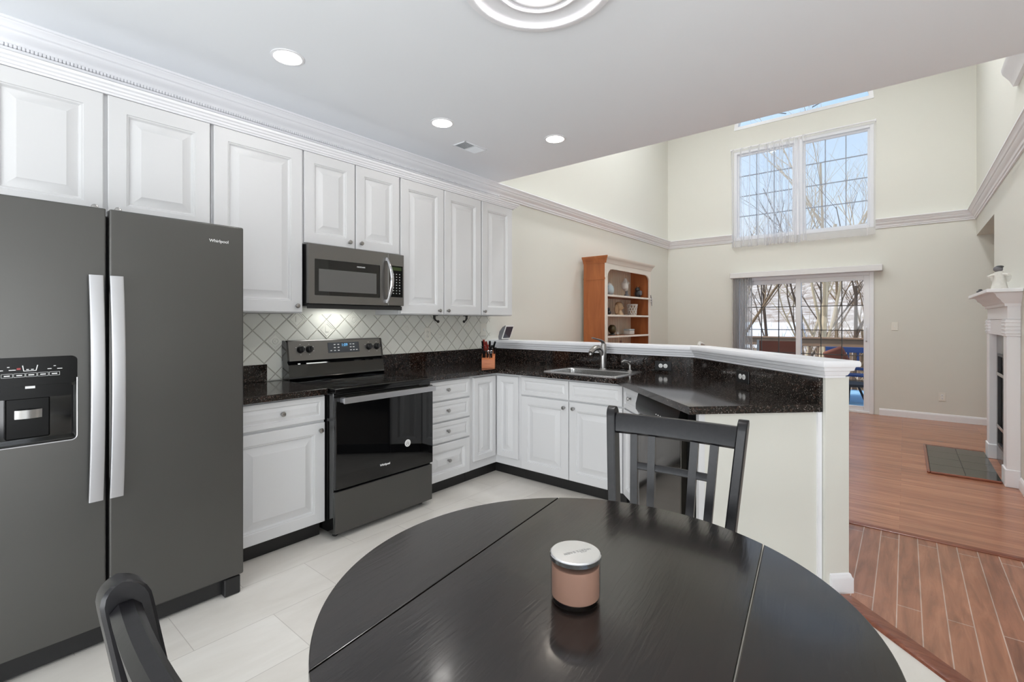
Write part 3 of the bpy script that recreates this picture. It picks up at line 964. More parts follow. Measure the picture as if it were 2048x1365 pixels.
# dishwasher
o = thing('dishwasher', 'dark glossy dishwasher in the angled peninsula behind the chair', 'dishwasher', (*diag(TD0), 0), R(-45))
DW = TD1-TD0-.012
mb = MB(); mb.box(.006, .01, .08, DW, .57, .868); mb.build('body', 'black_plastic', o)
mb = MB(); mb.box(.008, -.028, .11, DW-.002, .01, .735, .006, seg=2); mb.build('door_panel', 'dark_mirror', o)
pf = [(.01, .742), (-.030, .742), (-.046, .765), (-.046, .80), (-.030, .862), (.01, .868)]
mb = MB(); mb.loft([[(x, y, z) for y, z in pf] for x in (.006, DW)], True, True, True); cp = mb.build('control_panel', 'panel_black', o)
text('Whirlpool', .018, 'marking', cp, (.23, -.0395, .822), (R(75), 0, 0))
mb = MB()
for k in range(4): mb.box(.33+k*.03, -.0478, .79, .338+k*.03, -.0455, .795)
mb.build('buttons', 'marking', cp)
mb = MB(); mb.box(.01, .05, 0, DW, .08, .08); mb.build('toe_kick', 'toe_black', o)
# finished end of the peninsula
PE = .243
o = thing('end_panel', 'cream painted panel closing the end of the angled peninsula', 'end panel', (0, 0, 0))
c0, c1 = dg_(KF, PE), dg_(KI-.004, PE)
i0, i1 = dg_(KF, PE-.034), dg_(KI-.004, PE-.034)
mb = MB(); mb.prism([c0, c1, i1, i0], 0, .875); mb.build('panel', 'wall_paint', o)
s0, s1 = dg_(KF-.012, PE+.004), dg_(KF+.030, PE+.004)
mb = MB(); mb.prism([s0, s1, dg_(KF+.030, PE-.034), dg_(KF-.012, PE-.034)], 0, .8755); mb.build('edge_stile', 'cabinet_paint', o)
q0, q1 = dg_(KI-.034, PE+.014), dg_(KI-.004, PE+.014)
mb = MB(); mb.prism([q0, q1, dg_(KI-.004, PE-.02), dg_(KI-.034, PE-.02)], 0, .8755); mb.build('corner_bead', 'trim_paint', o)

# ------------------------------------------------------------------ worktops
o = thing('countertop', 'short dark granite countertop between refrigerator and range', 'countertop', (0, 0, 0))
mb = MB(); mb.box(.001, .956, .8765, .636, 1.507, .914, .004, seg=2); mb.build('slab', 'granite', o)
mb = MB(); mb.box(.001, .956, .9145, .021, 1.415, 1.03, .002); mb.build('splash', 'granite', o)
o = thing('countertop', 'long dark granite countertop wrapping from range round the sink to the angled end', 'countertop', (0, 0, 0))
KE = 4.815
cend = .262
poly = [(.001, 2.286), (.636, 2.286), (.636, 3.05), (KE-3.05, 3.05), dg_(KE, cend), dg_(KI-.002, cend), (KI-.002-3.678, 3.678), (.001, 3.678)]
SX0, SX1, SY0, SY1 = 1.08, 1.725, 3.095, 3.585
hole = rrect(SX0+.02, SY0+.02, SX1-.02, SY1-.02, .03)
mb = MB(); mb.prism(poly, .8765, .914, holes=[hole]); mb.build('slab', 'granite', o, smooth=False)
mb = MB(); mb.box(.001, 2.286, .9145, .021, 3.658, 1.044, .002); mb.build('splash', 'granite', o)
mb = MB(); mb.prism([(.001, 3.678), (.001, 3.658), (KI-.002-3.678-.008, 3.658), (KI-.002-3.678, 3.678)], .9145, 1.044); mb.build('splash', 'granite', o)
mb = MB(); mb.prism([(KI-.002-3.678-.008, 3.658), dg_(KI-.030, cend), dg_(KI-.002, cend), (KI-.002-3.678, 3.678)], .9145, 1.044); mb.build('splash', 'granite', o)

# sink
o = thing('sink', 'stainless steel drop in sink set in the granite corner run', 'sink', (0, 0, 0))
mb = MB()
def ring(x0, y0, x1, y1, r, z): return [(x, y, z) for x, y in rrect(x0, y0, x1, y1, r)]
mb.loft([ring(SX0, SY0, SX1, SY1, .035, .9148), ring(SX0+.004, SY0+.004, SX1-.004, SY1-.004, .034, .921), ring(SX0+.016, SY0+.016, SX1-.016, SY1-.016, .03, .9225),
         ring(SX0+.032, SY0+.030, SX1-.032, SY1-.115, .05, .9205), ring(SX0+.038, SY0+.036, SX1-.038, SY1-.121, .05, .914),
         ring(SX0+.045, SY0+.042, SX1-.045, SY1-.128, .05, .78), ring(SX0+.07, SY0+.07, SX1-.07, SY1-.15, .04, .755)], True, False, True)
mb.build('basin', 'steel', o)
mb = MB(); mb.lathe([(.045, .7565), (.043, .759), (.03, .757), (.01, .7568)], ((SX0+SX1)/2, 3.28, 0), 24); mb.build('drain', 'chrome', o)
# faucet
o = thing('faucet', 'brushed nickel single lever kitchen faucet behind the sink', 'faucet', (1.40, 3.515, 0))
mb = MB(); mb.lathe([(.030, .921), (.030, .926), (.024, .932)], (0, 0, 0), 24); mb.build('base', 'nickel', o)
mb = MB(); mb.tube([(0, 0, .925), (0, -.001, 1.0), (.001, -.002, 1.05), (.001, .004, 1.10), (.001, .010, 1.135)], [.026, .0255, .027, .028, .020], 18); mb.build('body', 'nickel', o)
mb = MB(); mb.tube([(0, -.005, 1.03), (-.002, -.03, 1.075), (-.006, -.07, 1.103), (-.010, -.115, 1.102), (-.014, -.15, 1.085), (-.016, -.172, 1.066)], [.018, .021, .022, .023, .023, .020], 16)
mb.lathe([(.018, 1.050), (.019, 1.066)], (-.0165, -.173, 0), 16); mb.build('spout', 'nickel', o)
mb = MB(); mb.tube([(.001, .012, 1.125), (0, -.01, 1.152), (-.006, -.05, 1.168), (-.012, -.10, 1.176), (-.018, -.145, 1.186)], [.019, .017, .012, .010, .009], 12, flat=.6); mb.build('lever', 'nickel', o)
o = thing('soap_dispenser', 'small nickel soap pump at the right rear corner of the sink', 'soap dispenser', (1.635, 3.525, 0))
mb = MB(); mb.lathe([(.019, .921), (.018, .925), (.010, .932), (.010, .985), (.012, .992), (.008, 1.0)], (0, 0, 0), 18); mb.build('pump', 'nickel', o)
mb = MB(); mb.tube([(0, 0, .975), (-.004, -.03, .998), (-.012, -.07, 1.008), (-.02, -.105, .999)], [.011, .010, .009, .007], 10); mb.build('spout', 'nickel', o)
mb = MB(); mb.lathe([(.020, .9225), (.020, .927), (.012, .931)], (1.57, 3.53, 0), 18)
tag(mb.build('sink_hole_cover', 'black_plastic'), 'round black cap on the sink deck beside the soap pump', 'sink cap')

# ------------------------------------------------------------------ backsplash tiles
o = thing('tile_backsplash', 'pale glazed tile backsplash laid diagonally behind the range', 'backsplash', (0, 0, 0))
o['kind'] = 'structure'
mb = MB(); mb.box(.0005, .96, .92, .009, 3.655, 1.371); mb.build('tile_field', 'diamond_tile', o, smooth=False)
for y, z, kind in ((1.4755, 1.1840, 'O'), (1.624, 1.333, 'F'), (1.847, 1.2585, 'L'), (2.071, 1.333, 'O'), (2.294, 1.1095, 'O'), (2.592, 1.2585, 'O'), (2.965, 1.1840, 'O'), (3.337, 1.2585, 'O')):
    mb = MB()
    def dia(h, x): return [(x, y+h, z), (x, y, z+h), (x, y-h, z), (x, y, z-h)]
    mb.loft([dia(.069, .009), dia(.067, .013), dia(.060, .0135), dia(.058, .0105), dia(.052, .0105), dia(.050, .013), dia(.044, .013), dia(.042, .011)], True, False, True)
    if kind == 'O':
        rr = []
        for r_, x in ((.022, .011), (.021, .0145), (.016, .0145), (.015, .011)):
            rr.append([(x, y+r_*math.cos(2*PI*i/20), z+r_*math.sin(2*PI*i/20)) for i in range(20)])
        mb.loft(rr, True, False, False)
        mb.lathe([(.008, .011), (.007, .0135), (.002, .0145)], (0, y, z), 12, 'X')
    tl_ = mb.build('relief_tile', 'relief_tile', o)
    if kind in 'FL':
        text(kind, .055, 'relief_tile', tl_, (.012, y, z), (R(90), 0, R(90)), 'letter', .002, bold=.001)
outlet('wall_outlet', 'white outlet plate on the tiles below the two door wall cabinet', (.0095, 2.817, 1.205), R(90), False, 'ivory_plastic', 'ivory_plastic')
o = thing('light_switch', 'white switch plate at the tile edge above the knife block', 'light switch', (.0095, 3.552, 1.235), R(90))
mb = MB(); mb.box(-.040, -.006, -.066, .040, 0, .066, .003); mb.build('plate', 'ivory_plastic', o)
mb = MB(); mb.box(-.005, -.016, -.011, .005, -.005, .009, .001); mb.build('toggle', 'white_plastic', o)
outlet('counter_outlet', 'black plate outlet lying sideways in the granite splash right of the faucet', (1.856, 3.6575, .968), 0, True, 'black_plastic', 'white_plastic', (.038, .068))
oa = dg_(KI-.0305, 2.562-3.207)
outlet('counter_outlet', 'black plate outlet lying sideways in the angled granite splash near the end', (oa[0], oa[1], .975), R(-45), True, 'black_plastic', 'white_plastic', (.038, .068))
for y, lab in ((2.675, 'dark iron cup hook under the cabinet, the one nearer the range'), (3.03, 'dark iron cup hook under the cabinet, the one nearer the corner')):
    s = 1 if y < 2.9 else -1
    o = thing('hook', lab, 'hook', (.28, y, 1.3715))
    mb = MB(); mb.box(-.012, -.020, -.006, .012, .020, 0, .002); mb.build('mount', 'iron', o)
    mb = MB(); mb.tube([(0, -.012*s, -.004), (0, -.014*s, -.025), (.002, -.002*s, -.042), (.004, .012*s, -.050), (.005, .022*s, -.054)], [.011, .010, .0075, .006, .005], 10)
    mb.ball((.005, .024*s, -.054), .0125); mb.build('arm', 'iron', o)

# ------------------------------------------------------------------ refrigerator
FX, FY = .85, .035
o = thing('refrigerator', 'large dark grey side by side refrigerator with water dispenser and pale bar handles', 'refrigerator', (FX, FY, 0), R(90))
mb = MB(); mb.box(.004, .068, .02, .911, .83, 1.755, .004); mb.build('body', 'fridge_side', o)
mb = MB(); mb.box(.006, .055, .095, .909, .068, 1.75); mb.build('gasket', 'rubber', o)
def fdoor(x0, x1, hole=None):
    mb = MB(); z0, z1 = .095, 1.775
    if hole is None:
        mb.box(x0, 0, z0, x1, .055, z1, .008, seg=3)
    else:
        # rounded outer edges as separate thin frame, flat face with an opening
        out = rrect(x0+.006, z0+.006, x1-.006, z1-.006, .003, 2)
        mb.prism(out, 0, .055, holes=[hole], plane='XZ')
        mb.box(x0, .006, z0, x0+.008, .055, z1, .0035, seg=2); mb.box(x1-.008, .006, z0, x1, .055, z1, .0035, seg=2)
        mb.box(x0+.004, .006, z0, x1-.004, .055, z0+.008, .0035, seg=2); mb.box(x0+.004, .006, z1-.008, x1-.004, .055, z1, .0035, seg=2)
    return mb
HX0, HX1, HZ0, HZ1 = .052, .312, .862, 1.188
hole = rrect(HX0, HZ0, HX1, HZ1, .018)
fd = fdoor(0, .3985, hole).build('freezer_door', 'black_stainless', o)
rd = fdoor(.4075, .915).build('fridge_door', 'black_stainless', o)
mb = MB(); mb.lathe([(.012, 1.776), (.012, 1.786), (.004, 1.79)], (.42, .02, 0), 12); mb.lathe([(.012, 1.776), (.012, 1.786), (.004, 1.79)], (.38, .02, 0), 12)
def handle(x, par):
    mb = MB()
    n = 14; rings = []
    for k in range(n+1):
        z = .612+(1.502-.612)*k/n
        s = (k/n-.5)*2
        y = -.030-.018*(1-s*s)
        xx = x+(.004*(1-s*s))
        rings.append([(xx-.0215, y+.006, z), (xx-.0215, y-.004, z), (xx-.017, y-.006, z), (xx+.017, y-.006, z), (xx+.0215, y-.004, z), (xx+.0215, y+.006, z)])
    mb.loft(rings)
    for z in (.66, 1.455): mb.box(x-.012, -.034, z-.018, x+.012, .001, z+.018, .003)
    mb.build('handle', 'handle_steel', par)
handle(.362, fd)
handle(.4255, rd)
text('Whirlpool', .0195, 'marking', rd, (.807, -.0008, 1.695))
# dispenser
dp = MB()
dp.box(HX0-.006, .010, HZ1-.115, HX1+.006, .050, HZ1+.006)
dp.box(HX0-.006, .053, HZ0-.006, HX1+.006, .0545, HZ1-.10)
dp.build('dispenser_back', 'black_gloss', fd)
mb = MB(); mb.prism(rrect(HX0+.001, HZ1-.105, HX1-.001, HZ1-.001, .017), .001, .012, plane='XZ')
cp = mb.build('control_panel', 'panel_black', fd)
mb = MB(); mb.prism(rrect(HX0+.001, HZ1-.152, HX1-.016, HZ1-.106, .004), .006, .014, plane='XZ'); mb.build('dispenser_visor', 'panel_black', fd)
mk = MB()
cxm = .182
mk.tube([(cxm-.019, -.0005, HZ1-.030), (cxm-.016, -.0005, HZ1-.050), (cxm+.016, -.0005, HZ1-.050), (cxm+.020, -.0005, HZ1-.030)], .0016, 6)
for x, z, l in ((-.075, .045, .014), (-.045, .045, .018), (.052, .046, .011), (.08, .047, .014), (-.055, .034, .006), (.066, .036, .006), (-.006, .045, .007), (.006, .045, .007)):
    mk.box(cxm+x-l/2, -.0006, HZ1-z-.0012, cxm+x+l/2, .001, HZ1-z+.0012)
for k in range(5):
    x0 = cxm-.073+k*.031
    z0, z1 = HZ1-.072, HZ1-.058
    for a in ((x0, z0, x0+.029, z0+.0008), (x0, z1-.0008, x0+.029, z1), (x0, z0, x0+.0008, z1), (x0+.0282, z0, x0+.029, z1)):
        mk.box(a[0], -.0003, a[1], a[2], .001, a[3])
    mk.box(x0+.007, -.0006, z0+.005, x0+.022, .001, z0+.0085)
mk.box(cxm-.012, .0055, HZ1-.116, cxm+.014, .0075, HZ1-.107)
mk.build('markings', 'marking', cp)
mb = MB(); mb.box(cxm-.034, -.0004, HZ1-.045, cxm-.024, .001, HZ1-.038, .0003); mb.build('indicator', 'red_mark', cp)
# paddle, chute and tray
mb = MB(); mb.box(.120, .024, HZ0+.024, .238, .050, HZ1-.152, .004); mb.build('dispenser_column', 'panel_black', fd)
mb = MB()
rings = []
for k in range(9):
    s = -1+2*k/8
    x = .179+.036*s; y = .012-.010*(1-s*s)
    rings.append([(x, y, HZ0+.100), (x, y-.004, HZ0+.132), (x, y+.014, HZ0+.132), (x, y+.014, HZ0+.100)])
mb.loft(rings); mb.build('paddle', 'steel', fd)
mb = MB(); mb.box(HX0, .006, HZ0, HX1, .053, HZ0+.010, .002); mb.build('drip_tray', 'black_gloss', fd)
mb = MB()
rim = rrect(HX0, HZ0, HX1, HZ1, .018, 6)
bot = [(x, z) for x, z in rim if z < HZ1-.075]
bot.sort(key=lambda p_: (0 if p_[0] > .18 else 1))
lowr = [(HX1-.0005, HZ1-.085)]+[q_ for q_ in rrect(HX0+.0005, HZ0+.0005, HX1-.0005, HZ1, .018, 6)[21:]]
pathr = [(HX1-.0005, HZ1-.085), (HX1-.0005, HZ0+.02)]+[(HX1-.018+.0175*math.cos(R(-a)), HZ0+.018+.0175*math.sin(R(-a))) for a in range(0, 91, 15)]+[(HX0+.02, HZ0+.0005)]
mb.tube([(x, -.0005, z) for x, z in pathr], .0022, 6); mb.build('dispenser_rim', 'handle_steel', fd)
mb = MB(); mb.box(.01, .045, .012, .905, .066, .088); mb.build('grille', 'black_plastic', o)
for x in (.010, .835):
    mb = MB(); mb.box(x, .012, .002, x+.07, .066, .088, .004); mb.build('foot_cover', 'black_plastic', o)
mb = MB(); mb.lathe([(.02, 0), (.02, .02)], (.1, .7, 0), 12); mb.lathe([(.02, 0), (.02, .02)], (.8, .7, 0), 12); mb.build('roller', 'rubber', o)

# ------------------------------------------------------------------ range
o = thing('range', 'dark steel electric range with black glass oven door and rear control panel', 'range', (.68, 1.513, 0), R(90))
RW = .765
mb = MB(); mb.box(.004, .0, .035, RW-.004, .665, .885, .002); mb.build('body', 'black_gloss', o)
mb = MB(); mb.box(.004, -.022, .038, RW-.004, -.001, .292, .005, seg=2); mb.build('storage_drawer', 'black_stainless', o)
mb = MB(); mb.box(.004, -.030, .306, RW-.004, -.001, .862, .006, seg=2); dr_ = mb.build('oven_door', 'black_glass', o)
mb = MB(); mb.box(.030, -.082, .826, RW-.020, -.066, .862, .004, seg=2)
for x in (.045, RW-.035): mb.box(x-.014, -.07, .83, x+.014, -.028, .86, .003)
mb.build('handle', 'handle_steel', dr_)
text('Whirlpool', .0185, 'marking', dr_, (.352, -.0308, .385), bold=.0004)
mb = MB(); mb.lathe([(.024, 0), (.024, .0012)], (.535, -.030, .488), 28, '-Y'); bd = mb.build('sticker', 'white_plastic', dr_)
mb = MB()
for s, dz in ((-.008, -.004), (0, .003), (.008, -.004)):
    mb.box(.535+s-.0018, -.0318, .488-.010+dz, .535+s+.0018, -.0312, .488+.010+dz)
mb.lathe([(.0175, .0014), (.0175, .0017), (.016, .0017), (.016, .0014)], (.535, -.030, .488), 28, '-Y', cap0=False, cap1=False)
mb.build('sticker_print', 'marking_dim', bd)
mb = MB(); mb.box(0, -.030, .887, RW, .60, .914, .005, seg=2); ct = mb.build('cooktop', 'cooktop_glass', o)
mb = MB()
for x, y, r_ in ((.20, .15, .11), (.56, .15, .09), (.20, .42, .08), (.56, .42, .11)):
    for rr_ in (r_, r_*.62):
        mb.lathe([(rr_, .9142), (rr_, .9145), (rr_-.002, .9145), (rr_-.002, .9142)], (x, y, 0), 48, cap0=False, cap1=False)
mb.build('burner_rings', 'display_back', ct)
# backguard
bgp = [(.66, .914), (.56, .914), (.548, .928), (.556, .938), (.566, .975), (.570, 1.02), (.585, 1.032), (.592, 1.045), (.66, 1.045)]
mb = MB(); mb.loft([[(x, y, z) for y, z in bgp] for x in (.004, RW-.004)]); bg = mb.build('backguard', 'black_gloss', o)
pp = [(.66, 1.046), (.578, 1.046), (.582, 1.056), (.602, 1.175), (.612, 1.186), (.66, 1.187)]
mb = MB(); mb.loft([[(x, y, z) for y, z in pp] for x in (.014, RW-.014)]); cp = mb.build('control_panel', 'black_stainless_bright', o)
mb = MB()
for x0 in (.0, RW-.0142): mb.loft([[(x, y-.003 if y < .65 else y, z) for y, z in pp] for x in (x0+.0005, x0+.0137)])
mb.build('end_cap', 'black_gloss', o)
tilt = math.atan2(.02, .119)
def onpanel(x, z, out=0.0):
    k_ = (z-1.056)/.119
    return (x, .582+.020*k_-out, z)
mb = MB()
fpl = onpanel(.42, 1.128)
Mp = Matrix.Translation(onpanel(.43, 1.126)) @ Matrix.Rotation(-tilt, 4, 'X')
mb.M = Mp; mb.box(-.128, -.002, -.038, .128, .002, .038, .001); dsp = mb.build('display', 'display_back', cp)
mb = MB(); mb.M = Mp
rd2 = random.Random(2)
for col in (-.105, -.075, -.045, .055, .080, .105):
    for row in (.022, .0, -.022):
        if rd2.random() < .85: mb.box(col-.007, -.003, row-.003, col+.007, -.0015, row+.003)
mb.build('buttons', 'marking', dsp)
text('1:09', .030, 'blue_display', dsp, Mp @ Vector((.005, -.003, .017)), (R(90)-tilt, 0, 0), 'clock')
for x in (.105, .168, .650, .722):
    mb = MB(); mb.M = Matrix.Translation(onpanel(x-.008, 1.122)) @ Matrix.Rotation(-tilt, 4, 'X')
    mb.lathe([(.025, 0), (.024, .008), (.021, .012), (.020, .026), (.017, .029)], (0, 0, 0), 22, '-Y')
    mb.box(-.006, -.038, -.020, .006, -.026, .020, .003)
    kb = mb.build('knob', 'black_plastic', cp)
    mb = MB(); mb.M = Matrix.Translation(onpanel(x-.008, 1.122)) @ Matrix.Rotation(-tilt, 4, 'X')
    for dx, dz in ((0, .036), (0, -.036), (.03, .018), (.032, -.012), (-.03, .016)): mb.box(dx-.003, -.0012, dz-.0016, dx+.003, .0005, dz+.0016)
    mb.build('markings', 'marking', cp)
for x in (.05, RW-.05):
    for y in (.06, .6):
        mb = MB(); mb.lathe([(.016, 0), (.016, .036)], (x, y, 0), 12); mb.build('foot', 'rubber', o)

# ------------------------------------------------------------------ microwave
o = thing('microwave', 'dark stainless over the range microwave with curved chrome handle', 'microwave', (.385, 1.514, 0), R(90))
MW = .755
mb = MB(); mb.box(.006, .03, 1.432, MW-.004, .383, 1.82, .003); mb.build('body', 'black_plastic', o)
mb = MB(); mb.prism(rrect(.002, 1.436, .606, 1.822, .004), 0, .03, holes=[rrect(.042, 1.490, .540, 1.727, .006)], plane='XZ')
md = mb.build('door', 'black_stainless_bright', o)
mb = MB(); mb.box(.040, .004, 1.488, .542, .012, 1.729); mb.build('door_glass', 'black_glass', md)
mb = MB(); mb.box(.072, .0025, 1.517, .512, .006, 1.664, .001); mb.build('window_screen', 'grey_glass', md)
text('FRIGIDAIRE', .013, 'marking', md, (.385, .0032, 1.699))
mb = MB(); mb.box(.609, 0, 1.436, MW-.001, .03, 1.822, .003)
cp = mb.build('control_panel', 'black_stainless_bright', o)
mb = MB(); mb.box(.624, -.0015, 1.500, .741, .004, 1.735, .001); kp = mb.build('keypad', 'panel_black', cp)
mb = MB(); mb.box(.640, -.0025, 1.700, .728, -.001, 1.724); mb.build('screen', 'green_display', kp)
mb = MB()
for r_ in range(8):
    for c_ in range(3):
        x = .655+c_*.028; z = 1.672-r_*.0205
        mb.box(x-.004, -.0024, z-.0022, x+.004, -.001, z+.0022)
mb.build('keys', 'marking', kp)
mb = MB()
pts = []
for k in range(15):
    s = -1+2*k/14
    pts.append((.590+.014*(1-s*s), -.012-.045*(1-s*s), 1.62+.163*s))
mb.tube(pts, [.011+.006*(1-abs(-1+2*k/14)) for k in range(15)], 12, flat=.7)
for z in (1.466, 1.774): mb.box(.580, -.018, z-.014, .600, .001, z+.014, .003)
mb.build('handle', 'chrome', md)
mb = MB(); mb.box(.008, .02, 1.420, MW-.006, .37, 1.431); mb.build('vent_grille', 'black_plastic', o)
mb = MB(); mb.box(.008, .02, 1.404, MW-.006, .034, 1.4199); mb.build('vent_lip', 'black_plastic', o)
mb = MB(); mb.box(.24, .19, 1.4185, .50, .31, 1.4199); mb.build('cooktop_lamp', 'lens_cooktop', o)

# ------------------------------------------------------------------ things on the counter and the ledge
o = thing('knife_block', 'small wooden knife block full of knives in the counter corner', 'knife block', (.553, 3.033, .9145), R(39.8))
mb = MB()
side = [(0, 0), (.155, 0), (.155, .115), (.11, .165), (.0, .075)]
mb.loft([[(x, y, z) for y, z in side] for x in (-.056, .056)]); mb.build('block', 'block_wood', o)
mb = MB(); mb.box(-.05, -.0015, .075, -.014, .01, .112); 
rk = random.Random(5)
kd = Vector((0, -.50, .87)).normalized()
for i, x in enumerate((-.046, -.028, -.010, .010, .030, .047)):
    for j, (yy_, zz_) in enumerate(((.02, .095), (.06, .125), (.095, .152))):
        if rk.random() < .12: continue
        p0 = Vector((x+rk.uniform(-.003, .003), yy_, zz_-.004))
        L = .060+.035*rk.random()+(.02 if j == 2 else 0)
        p1 = p0+kd*L*.5+Vector((rk.uniform(-.004, .004), 0, 0)); p2 = p0+kd*L+Vector((rk.uniform(-.012, .012)+x*.15, 0, 0))
        mm = MB(); mm.tube([p0, p1, p2], [.0075, .009, .0085], 8, flat=.7)
        mat = 'knife_red' if (i in (1, 2) and j > 0) else 'knife_black'
        kn = mm.build('knife', mat)
        kn.location = (.553, 3.033, .9145); kn.rotation_euler = (0, 0, R(39.8))
        tag(kn, 'red handled knife in the wooden knife block' if mat == 'knife_red' else 'black handled knife in the wooden knife block', 'knife',
            'red handled knives in the block' if mat == 'knife_red' else 'black handled knives in the block')
mm = MB(); mm.tube([(.012, .01, .085), (.016, -.012, .13)], .005, 8)
for s in (-1, 1):
    rr_ = [(.016+s*.012+.011*math.cos(a*PI/6), -.016-.006*math.sin(a*PI/6), .142+.011*math.sin(a*PI/6)) for a in range(13)]
    mm.tube(rr_, .003, 6, cap=False)
sc = mm.build('scissors', 'chrome'); sc.location = (.553, 3.033, .9145); sc.rotation_euler = (0, 0, R(39.8))
tag(sc, 'silver kitchen scissors at the front of the wooden knife block', 'scissors')

o = thing('smart_display', 'small white and grey tilted screen device on the half wall ledge', 'smart display', (.15, 3.735, 1.1305), R(92))
mb = MB()
pr = [(0, .012), (.055, .145), (.047, .147), (.010, .13), (-.030, .085), (-.045, .03), (-.040, 0.0), (-.005, 0)]
pr = [(-x, z) for x, z in pr]
mb.loft([[(x, y+.0, z) for y, z in pr] for x in (-.06, .06)]); 
mb.M = Matrix.Identity(4)
mb.build('body', 'grey_fabric', o)
nrm = Vector((-.133, 0, .055)).normalized()
mb = MB()
fr_ = [(-.001, .008), (-.056, .141), (-.050, .148), (-.006, .004)]
def lerp(a, b_, k_): return (a[0]+(b_[0]-a[0])*k_, a[1]+(b_[1]-a[1])*k_)
bz = [(0, .010), (-.056, .146), (-.063, .143), (-.0075, .007)]
mb.loft([[(x, y, z) for y, z in bz] for x in (-.065, .065)]); mb.build('bezel', 'white_plastic', o)
# the screen glass lies on the tilted front of the bezel
def fpt(x, k_, out=.001): 
    a, b_ = (-.0075, .007), (-.063, .143)
    p_ = lerp(a, b_, k_)
    return (x, p_[0]-out*.926, p_[1]-out*.378)
mb = MB(); mb.loft([[fpt(-.056, .08, .0005), fpt(.056, .08, .0005), fpt(.056, .93, .0005), fpt(-.056, .93, .0005)], [fpt(-.056, .08, .0015), fpt(.056, .08, .0015), fpt(.056, .93, .0015), fpt(-.056, .93, .0015)]])
mb.build('screen', 'dark_screen', o)

# ------------------------------------------------------------------ table, candle, chairs
TX, TY, TZ, TR = 2.808, .87, .75, .535
TA = R(-7.4)
o = thing('dining_table', 'round black drop leaf dining table in the foreground', 'table', (TX, TY, 0), -TA)
sL, sR = -.285, .300
o.rotation_euler = (0, 0, R(7.4))
def chordpoly(x0, x1, n=48):
    pts = []
    def arc(a, b_, n_):
        return [(TR*math.cos(a+(b_-a)*k/n_), TR*math.sin(a+(b_-a)*k/n_)) for k in range(n_+1)]
    a0 = math.acos(max(-1, min(1, x0/TR))); a1 = math.acos(max(-1, min(1, x1/TR)))
    if x1 >= TR-1e-6: return arc(-a0, a0, n)
    if x0 <= -TR+1e-6: return arc(a1, 2*PI-a1, n)
    return arc(a1, a0, n//2)+arc(-a0, -a1, n//2)
def top(x0, x1, nm):
    poly = chordpoly(x0, x1)
    bm = bmesh.new()
    vs = [bm.verts.new((x, y, TZ-.022)) for x, y in poly]
    fc = bm.faces.new(vs)
    ex = bmesh.ops.extrude_face_region(bm, geom=[fc])
    bmesh.ops.translate(bm, vec=(0, 0, .022), verts=[v for v in ex['geom'] if isinstance(v, bmesh.types.BMVert)])
    ed = [e_ for e_ in bm.edges if all(v.co.z > TZ-.001 for v in e_.verts)]
    bmesh.ops.bevel(bm, geom=ed, offset=.003, segments=2, affect='EDGES', profile=.5)
    mb = MB(); mb.bm(bm)
    return mb.build(nm, 'espresso_top', o, angle=40)
top(sL, sR, 'tabletop')
top(-TR, sL-.0025, 'drop_leaf')
top(sR+.0025, TR, 'drop_leaf')
mb = MB(); mb.box(-.23, -.3, .66, .23, .3, TZ-.0225, .003); mb.build('apron', 'espresso', o)
mb = MB(); mb.lathe([(.06, .09), (.075, .12), (.05, .2), (.045, .35), (.065, .45), (.07, .52), (.05, .58), (.07, .66)], (0, 0, 0), 24); mb.build('pedestal', 'espresso', o)
for k in range(4):
    a = PI/4+k*PI/2
    mb = MB(); mb.M = Matrix.Rotation(a, 4, 'Z')
    mb.tube([(.03, 0, .15), (.12, 0, .13), (.21, 0, .06), (.29, 0, .022)], [.034, .032, .027, .022], 10); mb.build('leg', 'espresso', o)

o = thing('candle', 'pink jar candle with silver lid at the centre of the black table', 'candle', (TX, TY-.035, TZ))
rj = .0505
mb = MB(); mb.lathe([(rj-.006, .0), (rj-.001, .003), (rj, .008), (rj, .087), (rj-.0015, .087), (rj-.0015, .008)], (0, 0, 0), 48, cap0=True, cap1=False); mb.build('jar', 'jar_glass', o)
mb = MB(); mb.lathe([(rj-.006, .0085), (rj-.0022, .012), (rj-.0022, .074), (rj-.004, .075)], (0, 0, 0), 48); mb.build('wax', 'wax', o)
mb = MB(); mb.lathe([(rj+.0005, .0955), (rj-.0005, .0968), (rj-.0025, .0974), (.001, .0976)], (0, 0, 0), 48, cap0=False); ld = mb.build('lid', 'lid_silver', o)
mb = MB(); mb.lathe([(rj+.0005, .086), (rj+.0018, .0865), (rj+.0018, .0945), (rj+.0005, .0954)], (0, 0, 0), 48, cap0=False, cap1=False); mb.build('lid_rim', 'chrome', ld)
text('WHITE BARN', .0105, 'lid_mark', ld, (.003, .002, .0977), (0, 0, R(-116)), bold=.0001, ext=.0002)
text('* * *', .007, 'lid_mark', ld, (.0135, .009, .0977), (0, 0, R(-116)), name='emblem', ext=.0002)

